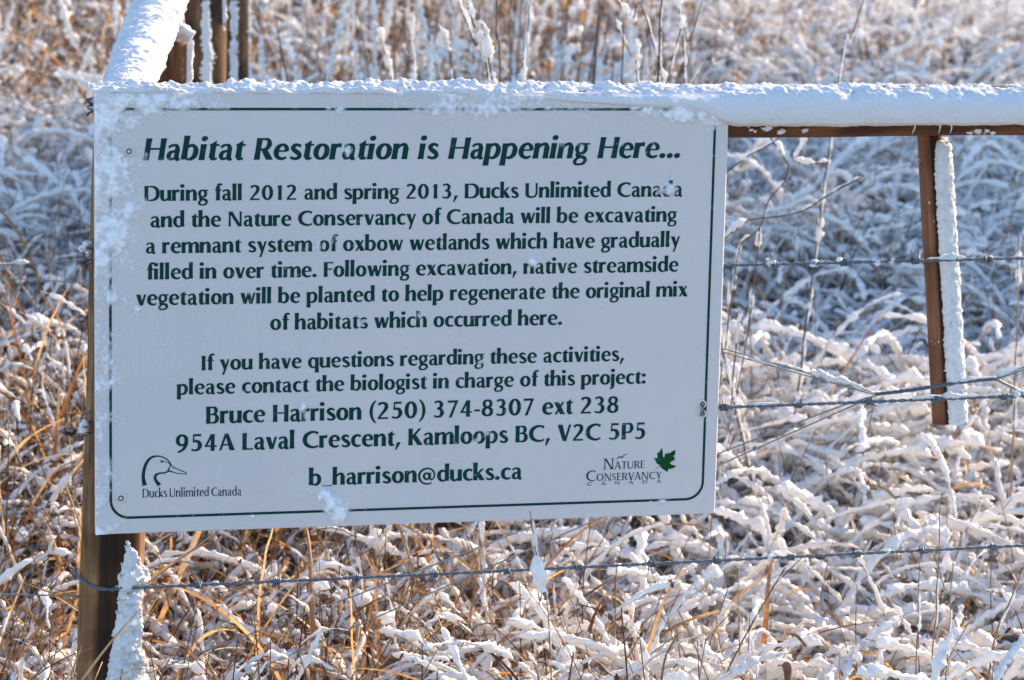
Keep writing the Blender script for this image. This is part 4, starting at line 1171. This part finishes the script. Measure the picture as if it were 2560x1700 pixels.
# frost and thin snow clinging to the face
FB = np.array([(-0.430,0.301,0.033,0.022,1.20),(-0.378,0.301,0.044,0.022,1.10),(-0.328,0.296,0.039,0.014,0.80),(-0.278,0.291,0.022,0.008,0.50),(-0.438,0.273,0.025,0.033,1.10),(-0.442,0.218,0.022,0.033,0.90),(-0.405,0.270,0.027,0.017,0.80),(-0.422,0.179,0.030,0.028,1.20),(-0.408,0.151,0.025,0.028,1.20),(-0.427,0.112,0.028,0.034,1.20),(-0.405,0.106,0.015,0.017,0.90),(-0.444,0.062,0.019,0.034,0.90),(-0.433,0.034,0.019,0.023,1.00),(-0.416,0.025,0.014,0.020,1.00),(-0.450,-0.005,0.012,0.034,0.70),(-0.444,-0.062,0.019,0.034,0.65),(-0.428,-0.085,0.017,0.023,0.60),(-0.447,-0.124,0.014,0.028,0.60),(-0.428,-0.165,0.014,0.034,0.50),(-0.444,-0.204,0.017,0.034,0.55),(-0.447,-0.256,0.014,0.035,0.60),(-0.428,-0.291,0.017,0.017,0.50),(-0.366,-0.308,0.034,0.008,0.40),(-0.383,0.106,0.011,0.017,0.50),(-0.115,0.289,0.009,0.007,0.80),(-0.132,0.290,0.008,0.006,0.50),(-0.029,0.294,0.069,0.010,0.60),(0.028,0.289,0.052,0.012,0.80),(0.086,0.291,0.052,0.014,0.90),(0.144,0.291,0.053,0.013,0.80),(0.203,0.290,0.053,0.010,0.65),(0.262,0.295,0.048,0.013,0.75),(0.334,0.289,0.042,0.020,1.00),(0.382,0.281,0.036,0.021,1.10),(0.427,0.279,0.030,0.023,1.20),(0.005,0.279,0.017,0.009,0.50),(-0.104,0.231,0.009,0.012,0.75),(-0.108,0.220,0.011,0.006,0.55),(-0.144,0.098,0.007,0.016,0.90),(-0.124,0.106,0.008,0.017,0.85),(-0.133,0.081,0.019,0.003,0.55),(-0.137,0.109,0.005,0.005,0.50),(0.364,0.189,0.008,0.008,0.75),(0.358,0.170,0.013,0.009,1.00),(0.369,0.175,0.010,0.013,1.00),(0.350,0.164,0.008,0.006,0.60),(0.167,0.069,0.009,0.008,0.90),(0.162,0.077,0.006,0.006,0.60),(0.031,0.189,0.005,0.006,0.80),(-0.065,-0.012,0.007,0.005,0.60),(0.004,-0.007,0.005,0.006,0.50),(-0.080,-0.012,0.007,0.007,0.70),(-0.163,-0.134,0.007,0.013,1.00),(-0.159,-0.149,0.006,0.008,0.90),(-0.156,-0.125,0.005,0.005,0.60),(-0.129,-0.266,0.012,0.014,1.00),(-0.120,-0.279,0.016,0.018,1.20),(-0.111,-0.296,0.017,0.018,1.20),(-0.102,-0.313,0.013,0.008,0.90),(-0.137,-0.257,0.007,0.007,0.60),(-0.161,-0.212,0.017,0.015,0.30),(-0.158,-0.253,0.013,0.013,0.35),(-0.235,-0.292,0.010,0.004,0.80),(-0.255,-0.303,0.017,0.008,0.35),(0.373,-0.289,0.014,0.004,0.75),(0.370,-0.295,0.018,0.008,0.50),(0.355,-0.290,0.003,0.002,0.90),(0.433,0.261,0.007,0.008,0.80),(0.434,0.221,0.004,0.003,0.80),(0.435,0.145,0.004,0.003,0.70),(0.094,-0.076,0.004,0.004,0.60),(0.105,-0.182,0.007,0.007,0.50),(-0.248,-0.112,0.005,0.005,0.70),(-0.391,0.159,0.008,0.015,0.80),(-0.400,0.008,0.008,0.011,0.70),(0.204,0.240,0.007,0.005,0.50),(0.296,0.237,0.005,0.005,0.60),(0.175,0.215,0.006,0.003,0.50),(0.090,-0.196,0.006,0.009,0.45),(0.155,-0.186,0.003,0.003,0.40),(0.433,0.015,0.009,0.008,0.30),(0.263,0.253,0.005,0.003,0.30),(-0.386,0.226,0.004,0.004,0.45),(-0.328,0.220,0.004,0.003,0.40),(0.237,0.236,0.006,0.005,0.45)])
st_ = 0.00135
ux = np.arange(-SW + 0.0004, SW, st_); vz = np.arange(-SH + 0.0004, SH, st_)
UX, VZ = np.meshgrid(ux, vz)
cov = np.zeros_like(UX)
for (cx, cz, rx_, rz_, am) in FB:
    m_ = (np.abs(UX - cx) < 2.6 * rx_) & (np.abs(VZ - cz) < 2.6 * rz_)
    cov[m_] = np.maximum(cov[m_], am * np.exp(-0.9 * (((UX[m_] - cx) / rx_) ** 2 + ((VZ[m_] - cz) / rz_) ** 2)))
top_ = sm(VZ, 0.02, 0.08)
cov = np.maximum(cov, top_ * 0.95 * np.exp(-((UX + 0.452) / 0.050) ** 2) + (1 - top_) * 0.62 * np.exp(-((UX + 0.457) / 0.026) ** 2))
cov = np.maximum(cov, 0.95 * np.exp(-((VZ - 0.311) / 0.030) ** 2) * sm(-UX, 0.29, 0.36))
cov = np.maximum(cov, 1.0 * np.exp(-((VZ - 0.313) / (0.022 + 0.020 * sm(UX, 0.2, 0.42))) ** 2) * sm(UX, -0.10, 0.12) * (1 - 0.5 * np.exp(-((UX - 0.21) / 0.05) ** 2)))
P3_ = np.stack([UX, VZ, 0 * UX], -1)
n1, n2, n3 = fbm(P3_, 42, 3, 201), fbm(P3_, 210, 2, 202), fbm(P3_, 90, 3, 203)
hole = np.clip((fbm(P3_, 24, 3, 207) - 0.62) * 6, 0, 1) * (UX < -0.3) * 0.35
v_ = cov + 1.1 * (n1 - 0.5) + 0.5 * (n2 - 0.5) - 0.36 - hole + 0.0 * UX
fleck = (fbm(P3_, 330, 2, 209) > 0.80) & (fbm(P3_, 12, 2, 210) > 0.58)
al = np.clip(v_ / 0.5, 0, 1) ** 1.2; al = al * (0.55 + 0.45 * np.clip((n3 - 0.3) * 4, 0, 1)); al = np.maximum(al, 0.3 * fleck)
al = al * 0.92
hgt = 0.0006 + 0.0075 * np.clip(v_ - 0.15, 0, 0.9) ** 1.1 * (0.5 + 1.0 * n3) + 0.0012 * (n2 - 0.4) * np.clip(v_ * 4, 0, 1)
hgt = np.maximum(hgt, 0.00055)
V = np.stack([UX, -hgt, VZ + FENCE_Z], -1).reshape(-1, 3)
F = ringfaces(len(vz), len(ux), closed=False)
keep = (al.reshape(-1) > 0.02)[F].any(1); F = F[keep]
used = np.unique(F); mp = -np.ones(len(V), np.int64); mp[used] = np.arange(len(used))
mb = MB(); mb.add(V[used], mp[F])
o = put('frost', mb, M_FROST, sign)
at = o.data.attributes.new("cover", 'FLOAT', 'POINT'); at.data.foreach_set('value', al.reshape(-1)[used].astype(np.float32))
# ------------------------------------------------------------------ plants one can point at
def ground_pt(x, y): return np.array([x, y, float(gz(x, y)) + 0.02])
def twig(label, pts, r, snow_r, seed, cover=0.8, branch=4, dark=M_TWIG, group=None, name='bare_twig', cat='twig', side=0.0):
    """a standing stem through the given points, down to the ground, with side shoots and snow"""
    rg = np.random.default_rng(seed)
    pts = [np.array(p, float) for p in pts]
    top, low = pts[0], pts[-1]
    d = (low - pts[-2]); d = d / max(abs(d[2]), 1e-3)
    d = d * np.array([0.35, 0.35, 1])
    zg = float(gz(low[0], low[1]))
    k = max(0, low[2] - zg + 0.02)
    if k > 0.02: pts.append(low + d * np.array([k, k, k]))
    P = resample(smooth_path(np.array(pts), 8), 0.008)[::-1]
    P = P + 0.0018 * (np.stack([fbm(P + s, 14, 2, seed + s) for s in (1, 2, 3)], 1) - 0.5) * 4
    n = len(P)
    t = thing(name, label, cat, tuple(P[0]), group)
    mb = MB(); tube(mb, P, np.linspace(r * 1.5, r * 0.6, n), 6); put('stem', mb, dark, t)
    sb = MB()
    i = int(n * 0.15)
    ref = (1.0, -0.25, 0.0)
    def coat(Q, rs, c):
        j = 0
        while j < len(Q) - 6:
            ln = int(rg.uniform(5, 22))
            if rg.random() < c: snow_tube(sb, Q[j:j + ln] + np.array([side, -0.3 * abs(side), 0]), rs * rg.uniform(0.7, 1.25), 0, rg, 8, 0.5, 0.35)
            j += int(ln * (0.75 if rg.random() < c else 1.2))
    coat(resample(P[i:], 0.004), snow_r, cover)
    for b in range(branch):
        j = int(rg.uniform(0.3, 0.95) * n); L = rg.uniform(0.04, 0.16)
        Q = blade_path(rg, P[j], L, RAD(rg.uniform(25, 60)), RAD(rg.uniform(20, 80)), rg.uniform(0, 6.28), 9, 1, .3)
        mb = MB(); tube(mb, Q, np.linspace(r * 0.7, r * 0.35, 9), 5); put('side_shoot', mb, dark, t)
        coat(resample(Q, 0.004), snow_r * 0.75, cover)
    if sb.v: put('snow', sb, M_SNOW, t)
    return t
tw = [
 ('faint pale twig leaning left, first above the rail from the sign\'s left', [(.298,2.0,1.144),(.353,2.0,1.026)], .0015, .005, .9, 1),
 ('short snowy upright twig second above the rail from the left', [(.438,2.2,1.16),(.436,2.2,1.08),(.445,2.2,.997)], .0015, .005, .9, 1),
 ('slim whitened twig leaning left, just left of the two thick snowy branches', [(.496,2.2,1.133),(.53,2.2,1.0)], .0015, .005, .9, 1),
 ('thick snow coated branch slanting up left, left one of the crossing pair', [(.328,1.3,1.255),(.375,1.3,1.15),(.403,1.3,1.073)], .0025, .006, .95, 2),
 ('snow lined branch slanting up left, right one of the crossing pair', [(.306,1.1,1.265),(.325,1.1,1.2),(.362,1.1,1.089)], .0028, .0065, .9, 2),
 ('dark bare stem beside the crossing pair of snowy branches', [(.461,1.5,1.247),(.464,1.5,1.15),(.472,1.5,1.06)], .0026, .003, .3, 1),
 ('thin upright stalk rimmed with snow on its right, mid rail', [(.452,1.2,1.229),(.449,1.2,1.16),(.441,1.2,1.081)], .0016, .0035, .9, 0),
 ('blurred dark stem rising behind the rail near the sign\'s middle right', [(.975,2.6,1.196),(.963,2.6,.965)], .0045, .003, .15, 1),
 ('long snowy shoot slanting down right into the dark forked stem', [(.582,1.1,1.261),(.62,1.1,1.21),(.674,1.105,1.14)], .002, .0045, .95, 0),
 ('dark upright stem with snow in its forks, met by a slanting shoot', [(.677,1.1,1.269),(.676,1.1,1.18),(.674,1.1,1.09)], .0026, .0038, .45, 4),
 ('pale thick snowy stem right of the dark forked stem', [(.764,1.3,1.26),(.776,1.3,1.17),(.787,1.3,1.074)], .002, .0055, .95, 1),
 ('fine thorny twig leaning right across the pale stem', [(.723,1.0,1.25),(.70,1.0,1.18),(.66,1.0,1.099)], .0016, .003, .4, 5),
 ('thin budded stalk just left of the dark forked stem', [(.637,1.2,1.182),(.635,1.2,1.078)], .0013, .004, .6, 1),
 ('soft white twig leaning left between the slanting shoot and the dark stem', [(.70,1.5,1.19),(.735,1.5,1.12),(.753,1.5,1.061)], .0018, .0055, .95, 0),
 ('thin arching twig above the sign\'s top right corner', [(1.136,2.0,1.098),(1.07,2.0,1.06),(1.011,2.0,1.015)], .0015, .003, .5, 2),
 ('lone snowy twig leaning right above the rail at the right', [(1.182,1.4,1.236),(1.155,1.4,1.15),(1.135,1.4,1.074)], .0018, .0045, .9, 0),
 ('snow topped weed stalk at the right edge behind the stick', [(1.314,.9,.84),(1.323,.9,.60)], .002, .005, .7, 3),
 ('tall front stalk with a pointed lump of snow where it passes the lowest wire', [(.148,-.1,.585),(.161,-.1,.517),(.182,-.1,.395)], .0011, .0028, .6, 0),
 ('tall thin bare stalk crossing the lowest wire at the lower right', [(.752,-.15,.605),(.751,-.15,.5),(.75,-.15,.359)], .0011, .0016, .25, 0),
 ('thin stalk right of the tall one, snow flecked, below the lowest wire', [(.753,-.2,.523),(.751,-.2,.344)], .0011, .0022, .5, 0),
 ('leaning brown stem at the lower right edge', [(.90,-.15,.53),(.87,-.15,.44),(.843,-.15,.355)], .0016, .002, .4, 1),
 ('stiff dark stick poking from the snow at the bottom, right of the middle', [(.324,-.25,.436),(.303,-.25,.36)], .0022, .003, .2, 0),
 ('short stalk left of the tall bare one at the lower right', [(.70,-.2,.519),(.705,-.2,.34)], .0011, .0022, .6, 0),
 ('dark bent stick at the bottom edge below the snow-lumped stalk', [(.108,-.25,.426),(.115,-.25,.41),(.131,-.25,.36)], .0022, .0025, .3, 0)]
for i, (lab, pts, r, rs, cv, br) in enumerate(tw):
    stalk_ = i >= 16
    t_ = twig(lab, pts, r, rs, 600 + i, cv, br, M_STEM if stalk_ else M_TWIG, 'single stalks standing in the grass' if stalk_ else 'twigs standing behind the rail', 'dead_stalk' if stalk_ else 'bare_twig', 'stalk' if stalk_ else 'twig', side=0.0015)
    if i == 17:
        rg = np.random.default_rng(2); mb = MB()
        Q = resample(smooth_path([(.159, -.1, .521), (.1605, -.1, .508), (.164, -.1, .490), (.168, -.1, .468)], 6), .003)
        n_ = len(Q); T, S, U = frames(Q); a = np.arange(12) * math.pi / 6
        rr = 0.0095 * np.sin(np.linspace(0.2, 2.95, n_)) ** 0.55 + 0.0008
        V = Q[:, None] + rr[:, None, None] * (S[:, None] * np.cos(a)[None, :, None] + U[:, None] * np.sin(a)[None, :, None])
        V += nrm(V - Q[:, None]) * (0.014 * (fbm(V, 90, 3, 5) - .5))[..., None]
        mb.add(V.reshape(-1, 3), ringfaces(n_, 12)); put('snow', mb, M_SNOW, t_)
# the hoary bush seen through the gap under the rail
bush = thing('thorn_bush', 'loose snow lined branches hanging into the gap between sign and stick, under the rail', 'bush', (0.80, 1.15, 0.15))
rg = np.random.default_rng(77); sb = MB()
for pts in ([(1.02,1.2,1.05),(.938,1.2,.976),(.88,1.2,.945),(.833,1.2,.912),(.76,1.2,.86)], [(.91,1.2,1.04),(.929,1.2,.991),(.969,1.2,.932)], [(1.03,1.2,1.0),(1.006,1.2,.984),(.979,1.2,.942)], [(.979,1.2,.942),(1.0,1.2,.935),(1.05,1.2,.937)],
            [(.969,1.2,.932),(.962,1.2,.90),(.93,1.2,.86),(.90,1.15,.82),(.86,1.15,.79)], [(1.04,1.0,.93),(.985,1.0,.904),(.94,1.0,.873),(.88,1.0,.86),(.825,1.0,.854)], [(.825,1.0,.854),(.79,1.0,.828),(.765,1.0,.81),(.74,1.0,.77)],
            [(.757,.8,.717),(.75,.8,.69),(.744,.8,.652),(.74,.8,.55)], [(.90,1.15,.82),(.88,1.15,.6),(.82,1.15,.2)], [(.86,1.15,.79),(.84,1.15,.6),(.80,1.15,.2)]):
    P = resample(smooth_path(pts, 6), 0.008); P += 0.003 * (np.stack([fbm(P + s, 20, 2, s) for s in (1, 2, 3)], 1) - .5) * 2
    mb = MB(); tube(mb, P, np.linspace(.0016, .0012, len(P)), 6); put('branch', mb, M_TWIG, bush)
    Q = resample(P, .004); j = 0
    while j < len(Q) - 6:
        ln = int(rg.uniform(6, 20))
        if rg.random() < .75: snow_tube(sb, Q[j:j + ln] + [0, 0, .002], rg.uniform(.003, .0065), 0, rg, 8, .5, .6)
        j += ln
put('snow', sb, M_SNOW, bush)

# grass plants with broad dry leaves, close enough to point at
def plant(label, x, y, specs, seed, name='dry_grass_plant', z0=None):
    rg = np.random.default_rng(seed)
    b = ground_pt(x, y)
    t = thing(name, label, 'grass plant', tuple(b), 'dry leafy grass plants by the fence')
    sb = MB()
    for (L, a0, a1, az, w, dz, cover) in specs:
        m = 26
        P = blade_path(rg, b + [rg.normal(0, .012), rg.normal(0, .012), dz], L, RAD(a0), RAD(a1), RAD(az), m, 1.5, .15)
        W = w * np.sin(np.linspace(.45, math.pi * .98, m)) ** .55
        mb = MB(); ribbon(mb, P, W, 0, rg, .18, .35); put('leaf', mb, M_TAN, t)
        if cover > 0:
            Q = resample(smooth_path(P, 3), .004)
            snow_tube(sb, Q[int(.25 * len(Q)):int((.25 + .7 * cover) * len(Q))], .0062 * (0.6 + .5 * cover), 0, rg, 8, .55, .5)
    if sb.v: put('snow', sb, M_SNOW, t)
rgp = np.random.default_rng(31)
def specs(n, L, a0, a1, azs, w, cover):
    return [(rgp.uniform(*L), rgp.uniform(*a0), rgp.uniform(*a1), rgp.uniform(*azs), rgp.uniform(*w), rgp.uniform(0, .08), cover if rgp.random() < .5 else 0) for _ in range(n)]
plant('pale tan drooping leaves under a snow cap just right of the corner post foot', -.325, .0, [(.40, 8, 197, 200, 0.0093, .0, .0), (.42, 5, 212, -10, 0.0087, .0, .9), (.40, 10, 207, 30, 0.0075, .0, .6), (.34, 15, 187, -60, 0.0070, 0, 0)], 1)
plant('broad upright tan leaves in the dark gap under the sign\'s middle', -.10, .30, [(.50, 3, 77, 170, 0.0116, 0, 0), (.52, 2, 65, 80, 0.0104, 0, 0), (.55, 8, 107, -10, 0.0110, 0, .2), (.46, 5, 127, 10, 0.0093, 0, 0), (.40, 20, 117, 150, 0.0081, 0, 0)], 2)
plant('long orange leaf slanting across the brown patch left of the sign\'s foot', -.62, .32, [(.62, 10, 92, 160, 0.0087, 0, .0), (.60, 5, 107, 20, 0.0081, 0, .2), (.5, 10, 137, 100, 0.0075, 0, .5), (.48, 5, 82, -60, 0.0070, 0, 0)], 3)
plant('orange reed leaves beside the post, left of the sign\'s lower corner', -.50, .22, [(.58, 2, 72, 10, 0.0081, 0, 0), (.60, 5, 97, 160, 0.0075, 0, 0), (.56, 10, 167, 200, 0.0075, 0, .3), (.50, 5, 117, -100, 0.0070, 0, 0)], 4)
plant('tan leaf curling over right below the sign\'s bottom edge, left third', .02, .42, [(.56, 5, 117, -15, 0.0087, 0, .3), (.5, 5, 87, 200, 0.0075, 0, 0), (.5, 15, 142, 20, 0.0081, 0, .6), (.44, 5, 77, 90, 0.0070, 0, 0)], 5)
plant('golden leaves standing in the thick snow right of the sign\'s lower corner', .62, .28, [(.46, 5, 87, 60, 0.0104, 0, .2), (.5, 8, 177, 10, 0.0116, 0, .7), (.42, 10, 107, 190, 0.0081, 0, 0), (.44, 20, 167, 150, 0.0075, 0, .8)], 6)
plant('golden broad blades under bent snow near the right edge, below the stick', 1.02, .10, [(.44, 5, 107, 200, 0.0093, 0, 0), (.46, 10, 187, 170, 0.0099, 0, .8), (.5, 8, 82, 20, 0.0087, 0, 0), (.48, 10, 197, 0, 0.0081, 0, .9)], 7)
plant('bright orange blade tuft low in the snow below the lowest wire at right', .60, -.12, [(.33, 5, 97, 170, 0.0081, 0, 0), (.36, 10, 187, 10, 0.0075, 0, .8), (.32, 12, 137, 200, 0.0075, 0, .5)], 8)
plant('rusty leaf tuft peeping from snow at the bottom right of the frame', .80, -.25, [(.31, 10, 107, 200, 0.0075, 0, 0), (.34, 5, 177, 170, 0.0070, 0, .6), (.33, 20, 147, 0, 0.0075, 0, .7)], 9)
plant('thin tan leaves arching behind the lowest wire below the sign\'s right corner', .40, .18, [(.46, 5, 107, 10, 0.0075, 0, .5), (.44, 10, 157, 180, 0.0070, 0, .3), (.5, 3, 77, 60, 0.0070, 0, 0), (.42, 10, 97, 200, 0.0075, 0, 0)], 10)
# ------------------------------------------------------------------ unseen pines added on the right, crowns shaped to shade the slope
M_NEEDLE = leaf_mat("pine needles", [(0.3, (0.02, 0.035, 0.015)), (0.6, (0.05, 0.075, 0.03))], 0.15, 3)
def pine(label, x, y, cz, R, hz, seed):
    rg = np.random.default_rng(seed)
    zb = float(gz(x, y))
    t = thing('pine_tree', label, 'tree', (x, y, zb), 'pines added beyond the right edge of the frame to cast shade')
    top = cz + hz * 0.9
    mb = MB(); s = np.linspace(0, 1, 16)
    tube(mb, np.stack([x + 0.05 * np.sin(s * 4), y + 0.04 * np.sin(s * 5), zb - 0.05 + s * (top - zb)], 1), 0.11 * (1 - s) + 0.015, 12); put('trunk', mb, M_TWIG, t)
    mb = MB()
    nb, cs = MB(), []
    for i in range(46):
        z = cz + rg.uniform(-1, 0.9) * hz; rl = R * math.sqrt(max(0.08, 1 - ((z - cz) / hz) ** 2)) * rg.uniform(0.75, 1.05); az = rg.uniform(0, 6.28)
        P = np.array([[x, y, z - 0.1], [x + rl * .5 * math.cos(az), y + rl * .5 * math.sin(az), z], [x + rl * math.cos(az), y + rl * math.sin(az), z + rg.uniform(-.05, .15)]])
        tube(mb, smooth_path(P, 5), np.linspace(0.018, 0.006, 11), 5)
        Q = smooth_path(P, 16)
        for q in Q[8:]:
            n = 16
            c = q + rg.normal(0, 0.09, (n, 3)); d = nrm(rg.normal(0, 1, (n, 3)) + [0, 0, .4]); e = nrm(np.cross(d, rg.normal(0, 1, (n, 3))))
            L = 0.09
            V = np.stack([c - e * 0.008, c + e * 0.008, c + d * L + e * 0.004, c + d * L - e * 0.004], 1).reshape(-1, 3)
            nb.add(V, np.arange(4 * n).reshape(n, 4))
    put('branches', mb, M_TWIG, t)
    put('crown', nb, M_NEEDLE, t, smooth=False)['kind'] = 'stuff'
pine('unseen round crowned pine added off to the right to shade the slope, nearer of two', 9.7, 7.6, 4.45, 1.05, 0.60, 1)
pine('unseen round crowned pine added off to the right to shade the slope, farther of two', 7.6, 7.9, 4.45, 0.95, 0.50, 2)

for o in scene.objects:
    if o.parent is not None and o.name.split('.')[0] in ('snow', 'frost', 'ice_crust'):
        if o.parent.get('category') not in ('rail',): o['kind'] = 'stuff'
